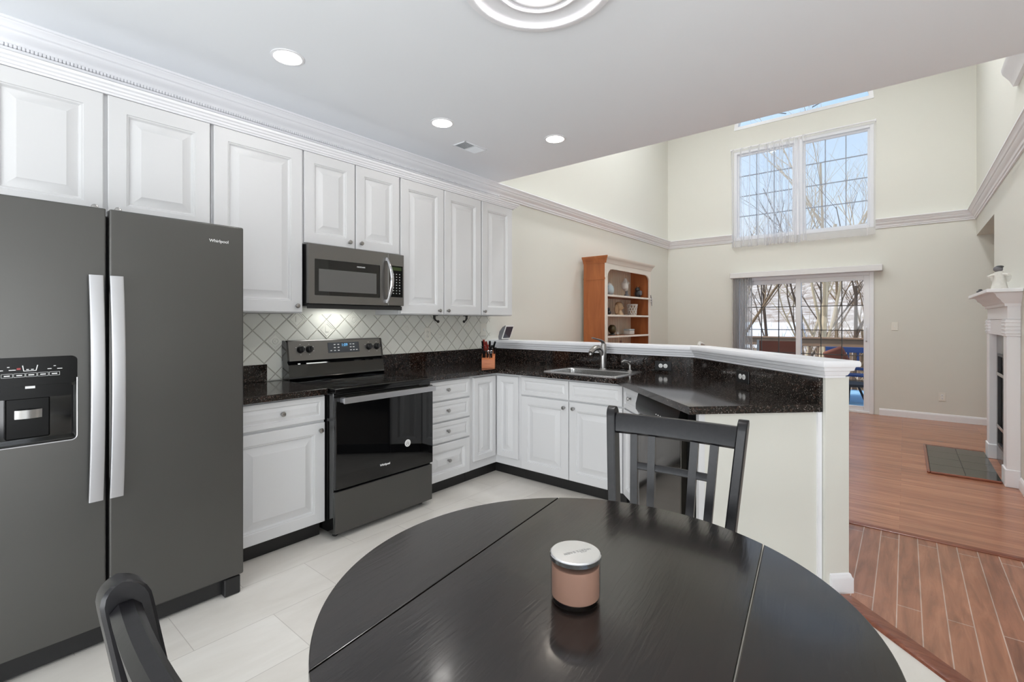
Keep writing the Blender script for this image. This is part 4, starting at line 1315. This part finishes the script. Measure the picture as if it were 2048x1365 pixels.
def make_chair():
    """seat centre at origin, back towards +Y"""
    o = thing('dining_chair', 'black wooden dining chair with slatted window back, between table and peninsula', 'chair')
    WB = .226     # half distance between posts
    zt = 1.0
    def wz(z): return WB-(1.0-max(z, .45))*.085   # the back narrows towards the seat
    def by(z):    # rake of the back
        return .185 if z < .45 else .185+(z-.45)*.16
    for s in (-1, 1):
        prof = []
        for z in (0, .25, .45, .6, .75, .9, .965, .976, .985, .992, .997, .9995): prof.append((z, by(z)+(0.03 if z == 0 else 0)))
        mb = MB(); rings = []
        for z, y in prof:
            hd = .026
            if z > .97: hd = .026*math.sqrt(max(0.02, 1-((z-.97)/.03)**2))
            hw_ = .0155; X_ = s*wz(z); c_ = .004
            rings.append([(X_-hw_+c_, y-hd, z), (X_+hw_-c_, y-hd, z), (X_+hw_, y-hd+min(c_, hd*.8), z), (X_+hw_, y+hd-min(c_, hd*.8), z), (X_+hw_-c_, y+hd, z), (X_-hw_+c_, y+hd, z), (X_-hw_, y+hd-min(c_, hd*.8), z), (X_-hw_, y-hd+min(c_, hd*.8), z)])
        mb.loft(rings); 
        mb.build('back_leg', 'espresso', o, angle=30)
    def bow(x): return .014*(1-(x/WB)**2)
    def rail(z0, z1, x0, x1, t, nm, off=0.0):
        mb = MB(); rings = []
        n = 12
        for k in range(n+1):
            x = x0+(x1-x0)*k/n
            ya, yb = by(z0)+bow(x)+off, by(z1)+bow(x)+off
            c_ = min(.009, t*.3)
            x *= wz((z0+z1)/2)/WB
            rings.append([(x, ya-t/2+c_, z0), (x, ya+t/2-c_, z0), (x, ya+t/2, z0+c_), (x, yb+t/2, z1-c_), (x, yb+t/2-c_, z1), (x, yb-t/2+c_, z1), (x, yb-t/2, z1-c_), (x, ya-t/2, z0+c_)])
        mb.loft(rings); mb.build(nm, 'espresso', o, angle=40)
    rail(.905, .976, -WB+.0145, WB-.0145, .032, 'top_rail')
    rail(.50, .545, -WB+.0145, WB-.0145, .022, 'lower_rail')
    rail(.785, .810, -.135, .135, .014, 'cross_rail')
    for x0 in (-.143, -.076, .076, .143):
        mb = MB(); rings = []
        for k in range(7):
            z = .54+(.91-.54)*k/6
            y = by(z)+bow(x0)
            x = x0*wz(z)/WB
            rings.append([(x-.013, y-.009, z), (x+.013, y-.009, z), (x+.013, y+.009, z), (x-.013, y+.009, z)])
        mb.loft(rings); mb.build('slat', 'espresso', o)
    mb = MB(); mb.prism([(-.225, -.22), (.225, -.22), (.205, .155), (-.205, .155)], .435, .462); mb.build('seat', 'espresso', o)
    mb = MB(); mb.box(-.205, -.205, .375, .205, -.185, .435); mb.box(-.205, -.205, .375, -.185, .16, .435); mb.box(.185, -.205, .375, .205, .16, .435); mb.build('seat_frame', 'espresso', o)
    for s in (-1, 1):
        mb = MB(); mb.loft([[(s*.195-h_, -.19-h_, z), (s*.195+h_, -.19-h_, z), (s*.195+h_, -.19+h_, z), (s*.195-h_, -.19+h_, z)] for z, h_ in ((0, .014), (.374, .02))]); mb.build('front_leg', 'espresso', o)
    for s in (-1, 1):
        mb = MB(); mb.box(s*.195-.008, -.17, .17, s*.195+.008, .18, .195); mb.build('stretcher', 'espresso', o)
    return o
ch = make_chair()
# back posts: tops at world (2.475,1.63) and (2.926,1.671)
ang = math.atan2(.041, .451)
def place_chair(c, mid, a):
    yt = .185+.55*.16
    c.rotation_euler = (0, 0, a)
    c.location = (mid[0]+yt*math.sin(a), mid[1]-yt*math.cos(a), 0)
place_chair(ch, (2.7005, 1.6505), ang)
ch2 = dup(ch, label='black wooden dining chair at the lower left corner, only its curved back top in view', group=None)
a2 = R(180.5)
mid2 = (2.574+.226, .147)
place_chair(ch2, mid2, a2)

# ------------------------------------------------------------------ bookcase and ornaments
o = thing('bookcase', 'tall orange wood bookcase with white arched front against the left living room wall', 'bookcase', (.38, 5.45, 0), R(90))
BW, BD, BH = 1.38, .33, 2.10
for x in (0, BW-.022):
    mb = MB(); mb.box(x, 0.018, 0, x+.022, BD, BH-.02); mb.build('side_panel', 'orange_wood', o)
mb = MB(); mb.box(.022, BD-.012, .05, BW-.022, BD, BH-.02)
for k in range(18):
    x = .03+k*.0745
    mb.box(x, BD-.020, .05, x+.066, BD-.012, BH-.03, .005)
mb.build('back_panel', 'beadboard', o)
for z in (.06, .45, .80, 1.128, 1.406, 1.668):
    mb = MB(); mb.box(.023, .02, z-.024, BW-.023, BD-.019, z, .002)
    sh = mb.build('shelf', 'orange_wood_shelf', o)
    mb = MB(); mb.box(.046, .006, z-.026, BW-.046, .0195, z, .003); mb.build('shelf_edge', 'frame_white', sh)
mb = MB(); mb.box(.0, .0, BH-.02, BW, BD, BH); mb.build('top', 'orange_wood', o)
# face frame with rounded inside corners at the top
fr_in = [(.045, .10), (BW-.045, .10), (BW-.045, 1.90)]
for k in range(1, 9):
    a = R(90*k/8)
    fr_in.append((BW-.045-.14*(1-math.cos(a)), 1.90+.10*math.sin(a)))
for k in range(0, 8):
    a = R(90-90*k/8)
    fr_in.append((.045+.14*(1-math.cos(a)), 1.90+.10*math.sin(a)))
fr_in.append((.045, 1.90))
mb = MB(); mb.prism([(0, 0), (BW, 0), (BW, BH-.02), (0, BH-.02)], 0, .018, holes=[fr_in], plane='XZ'); mb.build('face_frame', 'frame_white', o, smooth=False)
mb = MB(); mb.box(-.006, .012, 1.86, .0, BD, 1.885); mb.build('side_bead', 'orange_wood', o)
cb = [(0, BH-.03), (.008, BH-.03), (.014, BH-.01), (.026, BH+.01), (.030, BH+.02), (.044, BH+.035), (.050, BH+.05), (.050, BH+.06), (0, BH+.06)]
mb = MB(); mb.sweep([(0, BD), (0, 0), (BW, 0), (BW, BD)], cb, side=-1)
mb.prism([(0, 0), (BW, 0), (BW, BD), (0, BD)], BH+.001, BH+.0595)
mb.mi = [1 if abs(sum(mb.v[i][1] for i in f_)/len(f_)) < .06 and sum(mb.v[i][1] for i in f_)/len(f_) < 0.0 and -.02 < sum(mb.v[i][0] for i in f_)/len(f_) < BW+.02 else 0 for f_ in mb.f]
mb.build('crown', ['orange_wood', 'frame_white'], o)

Z1, Z2, Z3, Z4 = 1.669, 1.407, 1.129, .801
o = thing('ginger_jar', 'pale blue and white lidded jar at the left of the top bookcase shelf', 'jar', (.23, 5.80, Z1))
mb = MB(); mb.lathe([(.04, 0), (.065, .03), (.075, .07), (.065, .12), (.045, .14)], (0, 0, 0), 20); mb.build('body', 'pale_blue', o)
mb = MB(); mb.lathe([(.048, .14), (.045, .155), (.02, .168), (.012, .18)], (0, 0, 0), 16); mb.build('lid', 'figurine_white', o)
o = thing('bird_figurine', 'white long necked bird ornament standing mid top shelf of the bookcase', 'figurine', (.22, 6.34, Z1))
mb = MB(); mb.tube([(0, 0, .10), (0, -.03, .14), (0, -.05, .19), (0, -.02, .235), (0, -.03, .27)], [.03, .05, .045, .03, .018], 12)
mb.tube([(0, -.04, .15), (0, .05, .20), (0, .08, .165)], [.02, .03, .006], 10); mb.build('body', 'figurine_white', o)
mb = MB(); mb.lathe([(.04, 0), (.035, .03), (.018, .05), (.018, .10)], (0, .02, 0), 14); mb.build('base', 'figurine_grey', o)
o = thing('owl_figurine', 'dark grey owl like ornament at the right of the top bookcase shelf', 'figurine', (.24, 6.70, Z1))
mb = MB(); mb.ball((0, 0, .06), (.05, .055, .06)); mb.ball((-.005, -.01, .125), (.035, .04, .035)); mb.tube([(0, -.03, .14), (0, -.04, .175)], [.012, .003], 8); mb.tube([(0, .02, .14), (0, .025, .175)], [.012, .003], 8); mb.build('body', 'figurine_dark', o)
mb = MB(); mb.box(.03, -.035, .04, .055, .03, .11, .01); mb.build('wing', 'figurine_grey', o)
o = thing('wire_ornament', 'small wire dragonfly ornament hung on the right post of the bookcase', 'ornament', (.385, 6.815, 1.62))
mb = MB(); mb.tube([(.004, 0, .09), (.008, .01, .02), (.012, .02, -.07)], [.006, .008, .004], 8); mb.build('body', 'figurine_grey', o)
for s in (-1, 1):
    mb = MB(); mb.ball((.010, .01+s*.04, .03), (.004, .045, .014)); mb.ball((.010, .01+s*.035, -.005), (.004, .038, .012)); mb.build('wing', 'figurine_white', o)
o = tag(MB().ball((0, 0, .03), (.03, .035, .03)).ball((0, -.01, .075), (.02, .022, .022)).build('penguin_figurine', 'figurine_dark', loc=(.25, 5.77, Z2)), 'tiny black and white ornament at the left end of the middle bookcase shelf', 'figurine')
o = thing('angel_bust', 'tan angel head bust with wings on the middle bookcase shelf', 'figurine', (.23, 6.12, Z2))
mb = MB(); mb.lathe([(.06, 0), (.055, .02), (.035, .05), (.03, .07)], (0, 0, 0), 16); mb.ball((.0, .0, .115), (.05, .05, .06)); mb.tube([(.035, 0, .11), (.058, .004, .102), (.045, .004, .09)], [.008, .010, .008], 8); mb.build('bust', 'figurine_tan', o)
mb = MB(); mb.ball((-.01, -.075, .08), (.02, .05, .07)); mb.build('wing', 'figurine_tan', o)
mb = MB(); mb.ball((-.012, 0, .135), (.055, .058, .055)); mb.build('hair', 'figurine_tan', o)
o = thing('lattice_vase', 'cream pierced lattice vase at the right of the middle bookcase shelf', 'vase', (.23, 6.52, Z2))
for k in range(10):
    for s in (-1, 1):
        pts = []
        for j in range(7):
            z = .012+.145*j/6
            r_ = .058+.018*(j/6)**2
            a = 2*PI*k/10+s*j*.20
            pts.append((r_*math.cos(a), r_*math.sin(a), z))
        if k == 0 and s == -1: body = MB()
        body.tube(pts, .007, 6)
body.lathe([(.05, 0), (.062, .004), (.062, .016), (.052, .016), (.05, .0)], (0, 0, 0), 20, cap0=False, cap1=False)
body.lathe([(.082, .152), (.082, .164), (.070, .164), (.070, .152)], (0, 0, 0), 20, cap0=False, cap1=False)
body.build('lattice', 'figurine_white', o)
mb = MB(); mb.lathe([(.045, .004), (.045, .14)], (0, 0, 0), 16); mb.build('liner', 'figurine_tan', o)
o = thing('ornate_egg', 'dark bronze ornate egg on a stand at the left of the lower bookcase shelf', 'ornament', (.24, 5.88, Z3))
mb = MB(); mb.ball((0, 0, .085), (.058, .058, .062)); mb.build('egg', 'figurine_bronze', o)
mb = MB(); mb.lathe([(.05, 0), (.045, .012), (.02, .018), (.03, .03)], (0, 0, 0), 14); mb.build('stand', 'figurine_dark', o)
o = thing('tea_light', 'tiny brass candle cup beside the ornate egg on the bookcase', 'candle cup', (.25, 6.02, Z3))
mb = MB(); mb.lathe([(.022, 0), (.024, .01), (.018, .012)], (0, 0, 0), 14); mb.build('cup', 'figurine_tan', o)
mb = MB(); mb.lathe([(.015, .012), (.015, .04), (.004, .045)], (0, 0, 0), 12); mb.build('wax', 'figurine_white', o)
o = thing('trinket_box', 'small white trinket box at the right of the lower bookcase shelf', 'box', (.23, 6.42, Z3))
mb = MB(); mb.box(-.05, -.075, 0, .05, .075, .055, .006); mb.build('box', 'figurine_white', o)
mb = MB(); mb.box(-.053, -.079, .0555, .053, .079, .078, .008); mb.build('lid', 'pale_blue', o)
o = thing('pillar_candle', 'slim cream candle rising from the lowest visible bookcase shelf', 'candle', (.24, 6.14, Z4))
mb = MB(); mb.lathe([(.045, 0), (.04, .01), (.012, .02), (.012, .10), (.03, .11), (.03, .12)], (0, 0, 0), 16); mb.build('holder', 'figurine_white', o)
mb = MB(); mb.lathe([(.016, .12), (.016, .24), (.006, .246)], (0, 0, 0), 14); mb.build('wax', 'wax', o)

# ------------------------------------------------------------------ fireplace
FY1, FY0 = 6.62, 5.43
FW = FY1-FY0
o = thing('fireplace', 'white mantelpiece fireplace with dark firebox on the right wall', 'fireplace', (XR, FY1, 0), R(-90))
D = -.08
for x in (0, FW-.16):
    mb = MB(); mb.box(x, D, 0.0, x+.16, -.0005, 1.20, .003); pl = mb.build('pilaster', 'trim_paint', o)
    mb = MB(); mb.box(x-.008, D-.010, 0, x+.168, -.0008, .14, .004); mb.build('plinth', 'trim_paint', pl)
    mb = MB()
    mb.box(x-.008, D-.008, 1.20, x+.168, -.0006, 1.335, .003)
    for z in (1.225, 1.255, 1.285, 1.315): mb.box(x-.012, D-.013, z-.008, x+.172, -.0007, z+.008, .004)
    mb.build('capital', 'trim_paint', pl)
mb = MB(); mb.box(.161, D+.01, 1.20, FW-.161, -.0005, 1.335); mb.box(0, D+.004, 1.336, FW, -.0005, 1.455, .002); mb.build('frieze', 'trim_paint', o)
mp_ = [(0, 1.44), (.01, 1.44), (.014, 1.462), (.03, 1.475), (.036, 1.49), (.062, 1.515), (.07, 1.535), (.085, 1.548), (0, 1.548)]
mb = MB(); mb.sweep([(0, 0), (0, D), (FW, D), (FW, 0)], mp_, side=-1); mb.build('mantel_moulding', 'trim_paint', o)
mb = MB(); mb.box(-.115, D-.125, 1.5485, FW+.115, -.0005, 1.578, .006, seg=2); mb.build('mantel_shelf', 'trim_paint', o)
mb = MB(); mb.prism([(.161, 0), (FW-.161, 0), (FW-.161, 1.199), (.161, 1.199)], -.028, -.001, holes=[[(.28, .16), (FW-.28, .16), (FW-.28, 1.02), (.28, 1.02)]], plane='XZ'); mb.build('slate_surround', 'slate', o, smooth=False)
mb = MB(); mb.box(.281, -.012, .161, FW-.281, -.001, 1.019); fb = mb.build('firebox', 'firebox', o)
mb = MB()
for a in ((.28, .16, FW-.28, .185), (.28, .995, FW-.28, 1.02), (.28, .186, .305, .994), (FW-.305, .186, FW-.28, .994), (FW/2-.01, .186, FW/2+.01, .994)):
    mb.box(a[0], -.036, a[1], a[2], -.0125, a[3], .002)
mb.build('door_frame', 'figurine_dark', fb)
for z in (.34, .82):
    mb = MB(); mb.box(.30, -.046, z, FW-.30, -.037, z+.03, .002); mb.build('door_bar', 'steel', fb)
# hearth
o = thing('hearth', 'dark glossy tiled hearth slab with wood border on the living room floor', 'hearth', (0, 0, 0))
hx0, hx1, hy0, hy1 = 3.475, 3.935, 5.49, 6.68
mb = MB(); mb.box(hx0+.022, hy0+.022, .0, hx1, hy1-.022, .012); mb.build('slab', 'black_plastic', o)
for i in range(2):
    for j in range(4):
        x0 = hx0+.024+i*.226; y0 = hy0+.024+j*.2865
        mb = MB(); mb.box(x0, y0, .0122, min(x0+.222, hx1), y0+.282, .0165, .001); mb.build('tile', 'hearth_tile', o)
mb = MB(); mb.box(hx0, hy0, 0, hx0+.0215, hy1, .020, .005); mb.box(hx0+.0216, hy0, 0, hx1, hy0+.0215, .020, .005); mb.box(hx0+.0216, hy1-.0215, 0, hx1, hy1, .020, .005)
mb.build('border', 'threshold_wood', o)
# mantel ornaments
o = thing('mantel_figurine', 'white winged figurine with grey head standing on the mantel shelf', 'figurine', (3.92, 5.52, 1.5785), R(-20))
mb = MB(); mb.lathe([(.052, 0), (.05, .01), (.042, .05), (.036, .10), (.032, .135), (.018, .15)], (0, 0, 0), 20)
mb.tube([(0, 0, .125), (-.04, -.02, .118), (-.062, -.035, .105)], [.016, .011, .009], 8); mb.tube([(0, 0, .125), (.04, -.02, .122), (.06, -.03, .115)], [.016, .011, .009], 8)
mb.build('body', 'figurine_white', o)
mb = MB(); mb.ball((-.008, 0, .168), (.030, .028, .026)); mb.build('head', 'figurine_grey', o)
mb = MB(); mb.ball((.0, .004, .186), (.026, .026, .012)); mb.build('hat', 'figurine_dark', o)
for s in (-1, 1):
    mb = MB(); mb.ball((s*.035, .032, .10), (.028, .010, .04)); mb.build('wing', 'figurine_white', o)
o = tag(MB().ball((0, 0, .014), (.03, .05, .014)).ball((0, .02, .03), (.015, .02, .010)).build('mantel_ornament', 'figurine_dark', loc=(3.865, 6.15, 1.5785)), 'small dark ornament lying farther along the mantel shelf', 'ornament')
# slim rack in the alcove behind the fireplace
o = thing('media_rack', 'slim grey rack in the alcove just past the fireplace', 'rack', (4.19, 7.10, 0))
mb = MB(); mb.box(0, 0, 0, .02, .30, 1.02); mb.box(.20, 0, 0, .22, .30, 1.02); mb.build('side', 'slate', o)
for k in range(8):
    mb = MB(); mb.box(.0205, .0, .04+k*.125, .1995, .30, .055+k*.125); mb.build('shelf', 'figurine_dark', o)

o = thing('side_chair', 'white wooden chair in the living room, only its back top showing over the ledge', 'chair', (1.47, 6.35, 0), R(100))
for s in (-1, 1):
    mb = MB(); mb.box(s*.20-.015, .17, 0, s*.20+.015, .20, 1.0, .004); mb.build('back_leg', 'figurine_white', o)
    mb = MB(); mb.box(s*.20-.015, -.20, 0, s*.20+.015, -.17, .429, .004); mb.build('front_leg', 'figurine_white', o)
mb = MB(); mb.box(-.22, -.22, .43, .22, .165, .46, .006); mb.build('seat', 'figurine_tan', o)
mb = MB(); mb.tube([(-.22, .185, 1.005), (0, .205, 1.035), (.22, .185, 1.005)], [.02, .024, .02], 10); mb.build('top_rail', 'figurine_white', o)
for k in range(3):
    mb = MB(); mb.box(-.12+k*.11, .178, .46, -.10+k*.11, .192, 1.01); mb.build('slat', 'figurine_white', o)

# ------------------------------------------------------------------ outside
mb = MB(); mb.box(-1.5, YF+.13, -.16, 5.6, 11.75, -.06)
struct('floor_deck', mb, 'deck_blue')
o = thing('deck_railing', 'brown wooden deck railing outside the glass door', 'railing', (0, 11.6, 0))
mb = MB(); mb.box(-1.5, -.03, .80, 5.6, .03, .955, .005); mb.box(-1.5, -.075, .956, 5.6, .075, .99, .005); mb.build('top_rail', 'rail_wood', o)
mb = MB(); mb.box(-1.5, -.02, .02, 5.6, .02, .10); mb.build('bottom_rail', 'rail_wood', o)
for k in range(50):
    x = -1.45+k*.14
    mb = MB(); mb.box(x, -.02, .101, x+.04, .02, .799); mb.build('baluster', 'rail_wood', o)
for x in (-1.0, 1.15, 3.3, 5.4):
    mb = MB(); mb.box(x-.05, .031, -.06, x+.05, .13, .955); mb.build('post', 'rail_wood', o)

def deck_bench(label, loc, rotz, mat, wd=1.1):
    o = thing('deck_bench', label, 'bench', loc, rotz)
    mb = MB(); mb.box(-wd/2, .20, .80, wd/2, .235, .90, .004); mb.build('top_rail', mat, o)
    mb = MB(); mb.box(-wd/2, .20, .48, wd/2, .23, .53, .004); mb.build('lower_rail', mat, o)
    for k in range(7):
        x = -wd/2+.05+k*(wd-.1)/6
        mb = MB(); mb.box(x-.018, .205, .531, x+.018, .228, .799); mb.build('slat', mat, o)
    mb = MB()
    for k in range(4): mb.box(-wd/2, -.24+k*.11, .40, wd/2, -.15+k*.11, .43, .003)
    mb.build('seat', mat, o)
    for s in (-1, 1):
        for y in (-.22, .24):
            mb = MB(); mb.box(s*(wd/2-.03)-.025, y-.025, 0, s*(wd/2-.03)+.025, y+.025, .399 if y < 0 else .48); mb.build('leg', mat, o)
    return o
deck_bench('blue painted slatted bench on the deck beyond the glass door', (2.66, 10.55, -.06), R(0), 'blue_paint', 1.0)
o = thing('deck_chair', 'brown canvas backed deck chair beyond the glass door, left of the blue bench', 'chair', (1.57, 9.75, -.06), R(8))
mb = MB(); mb.box(-.31, -.255, .74, .31, -.235, 1.03, .005); mb.build('back_rest', 'brown_canvas', o)
for s in (-1, 1):
    mb = MB(); mb.box(s*.33-.018, -.265, 0, s*.33+.018, -.225, 1.045); mb.build('back_post', 'steel', o)
    mb = MB(); mb.box(s*.33-.018, .22, 0, s*.33+.018, .26, .62); mb.build('front_post', 'steel', o)
    mb = MB(); mb.box(s*.33-.025, -.224, .621, s*.33+.025, .28, .65); mb.build('arm', 'steel', o)
mb = MB(); mb.box(-.31, -.22, .42, .31, .24, .45, .005); mb.build('seat', 'brown_canvas', o)
o = thing('deck_table', 'low dark deck table in front of the blue bench', 'table', (2.62, 9.85, -.06))
mb = MB(); mb.lathe([(.30, .30), (.30, .34), (.28, .345)], (0, 0, 0), 28); mb.build('tabletop', 'dark_cushion', o)
for k in range(3):
    a = 2*PI*k/3+.4
    mb = MB(); mb.tube([(.10*math.cos(a), .10*math.sin(a), .30), (.22*math.cos(a), .22*math.sin(a), 0)], .018, 8); mb.build('leg', 'dark_cushion', o)
o = thing('cushion', 'dark red brown cushion propped on the blue deck bench', 'cushion', (2.44, 10.62, .45), R(0))
mb = MB(); mb.M = Matrix.Rotation(R(-24), 4, 'Y') @ Matrix.Rotation(R(12), 4, 'X'); mb.box(-.17, -.05, .06, .17, .05, .40, .05, seg=3); mb.build('cover', 'brown_canvas', o)

# ground, hill, trees
mb = MB()
nx, ny = 60, 40
vs = []; fs = []
rg_ = random.Random(11)
def hz(x, y):
    base_ = -2.6+max(0, (y-26))*.16+max(0, y-46)*.05
    return base_+.5*math.sin(x*.13+1)*min(1, max(0, (y-20)/20))+.35*math.sin(x*.31+y*.2)
for j in range(ny+1):
    for i in range(nx+1):
        x = -90+150*i/nx; y = 12+70*j/ny
        vs.append((x, y, hz(x, y)))
for j in range(ny):
    for i in range(nx):
        a = j*(nx+1)+i; fs.append((a, a+1, a+nx+2, a+nx+1))
mb.add(vs, fs)
struct('ground_hillside', mb, 'hillside')
def tree_mesh(seed, H, r0, lean=0.1, levels=4):
    rn = random.Random(seed); mb = MB()
    tr_ = MB()
    def br(p, d_, L, r_, lev):
        n = 4 if lev == 0 else 3
        pts = [p]; q_ = p.copy(); dd = d_.copy()
        for k in range(n):
            dd = (dd+Vector((rn.uniform(-.16, .16), rn.uniform(-.16, .16), rn.uniform(-.02, .12)))).normalized()
            q_ = q_+dd*L/n; pts.append(q_.copy())
        rad = [r_*(1-.55*k/n) for k in range(n+1)]
        (tr_ if lev == 0 else mb).tube(pts, rad, 6 if lev < 2 else 4)
        if lev >= levels: return
        nb = (5, 4, 4, 3)[min(lev, 3)]
        for k in range(nb):
            s = .35+.65*(k+rn.random())/nb
            i = min(n-1, int(s*n)); fpos = pts[i].lerp(pts[i+1], s*n-i if s*n-i <= 1 else 1)
            a = rn.uniform(0, 2*PI); sp_ = rn.uniform(.4, .85)
            side_ = Vector((math.cos(a), math.sin(a), 0))
            nd = (dd*(1-sp_*.5)+side_*sp_*.75+Vector((0, 0, .22))).normalized()
            br(fpos, nd, L*rn.uniform(.42, .62), rad[i]*rn.uniform(.42, .6), lev+1)
    br(Vector((0, 0, -.3)), Vector((rn.uniform(-lean, lean), rn.uniform(-lean, lean), 1)).normalized(), H*.62, r0, 0)
    return tr_, mb
protos = []
for sd, H, r0, mt in ((1, 11, .11, 'bark'), (2, 10, .09, 'bark_dark'), (3, 12, .11, 'bark_pale'), (4, 9, .08, 'bark_dark'), (9, 11, .10, 'bark')):
    o = thing('bare_tree', 'bare leafless tree on the slope beyond the deck railing', 'tree', (0, 0, 0), 0, 'bare trees beyond the deck')
    a, b2 = tree_mesh(sd, H, r0)
    a.build('trunk', mt, o); b2.build('branches', mt, o)
    protos.append(o)
spots = [(-1.2, 16.5, 0), (.6, 18.5, 1), (1.3, 15.6, 2), (2.3, 17.0, 3), (3.2, 19.5, 4), (-2.8, 20, 1), (-.2, 22.5, 2), (2.0, 24, 0), (-4.6, 24, 3), (4.6, 22, 1), (-6.5, 28, 0), (.8, 29, 4), (-2.2, 27, 1), (3.0, 30, 2), (-8, 33, 4), (-4.5, 34, 2), (5.2, 27, 0), (-.8, 35, 3)]
used = set()
for x, y, k in spots:
    z = hz(x, y)
    rz = random.uniform(0, 6.28)
    if k not in used:
        used.add(k); protos[k].location = (x, y, z); protos[k].rotation_euler = (0, 0, rz)
    else:
        c = dup(protos[k], (x, y, z), rz)
        s = random.uniform(.85, 1.15); c.scale = (s, s, s)
# tangled brush under the trees
mb = MB(); rb = random.Random(21)
for k in range(1500):
    x = rb.uniform(-12, 8); y = rb.uniform(15, 34); z = hz(x, y)
    a = rb.uniform(0, 6.28); L = rb.uniform(1.2, 3.6); tl2 = rb.uniform(.1, .6)
    p1 = (x+tl2*L*.5*math.cos(a), y+tl2*L*.5*math.sin(a), z+L*.55); p2 = (x+tl2*L*1.1*math.cos(a), y+tl2*L*1.1*math.sin(a), z+L)
    mb.tube([(x, y, z-.1), p1, p2], [.028, .018, .006], 3)
o = mb.build('brush', 'brush', smooth=False); tag(o, 'tangle of bare tan brush growing under the trees past the deck', 'brush', kind='stuff')
# pale house far off through the left pane
o = thing('house', 'pale distant house half hidden behind bare trees past the deck', 'house', (-4.6, 31, hz(-4.6, 31)))
mb = MB(); mb.box(-3.2, -2, -.3, 3.2, 2, 1.9); mb.build('wall', 'house_siding', o)
mb = MB(); mb.loft([[(x, -2.4, 1.9), (x, 0, 3.3), (x, 2.4, 1.9)] for x in (-3.5, 3.5)]); mb.build('roof', 'snow', o)

# unseen window added behind the camera to let the back fill lamp in
win = bpy.data.objects.new('fill_window_back', None); COL.objects.link(win); win['kind'] = 'structure'
a, mm, g = MB(), MB(), MB()
sash(a, 1.2, .08, 2.6, 2.15, .06, YB-.08, YB-.03, 2, 1, mm, g); sash(a, 2.6, .08, 4.0, 2.15, .06, YB-.08, YB-.03, 2, 1, mm, g)
a.build('sash', 'vinyl', win); mm.build('muntins', 'vinyl', win); g.build('pane', 'glass', win)

win = bpy.data.objects.new('fill_window_hall', None); COL.objects.link(win); win['kind'] = 'structure'  # unseen hall window, added to admit the side fill lamp
win.location = (XH, -1.8, 0); win.rotation_euler = (0, 0, R(90))
a, mm, g = MB(), MB(), MB()
sash(a, 0, .08, 1.25, 2.15, .06, -.08, -.03, 2, 1, mm, g); sash(a, 1.25, .08, 2.5, 2.15, .06, -.08, -.03, 2, 1, mm, g)
a.build('sash', 'vinyl', win); mm.build('muntins', 'vinyl', win); g.build('pane', 'glass', win)
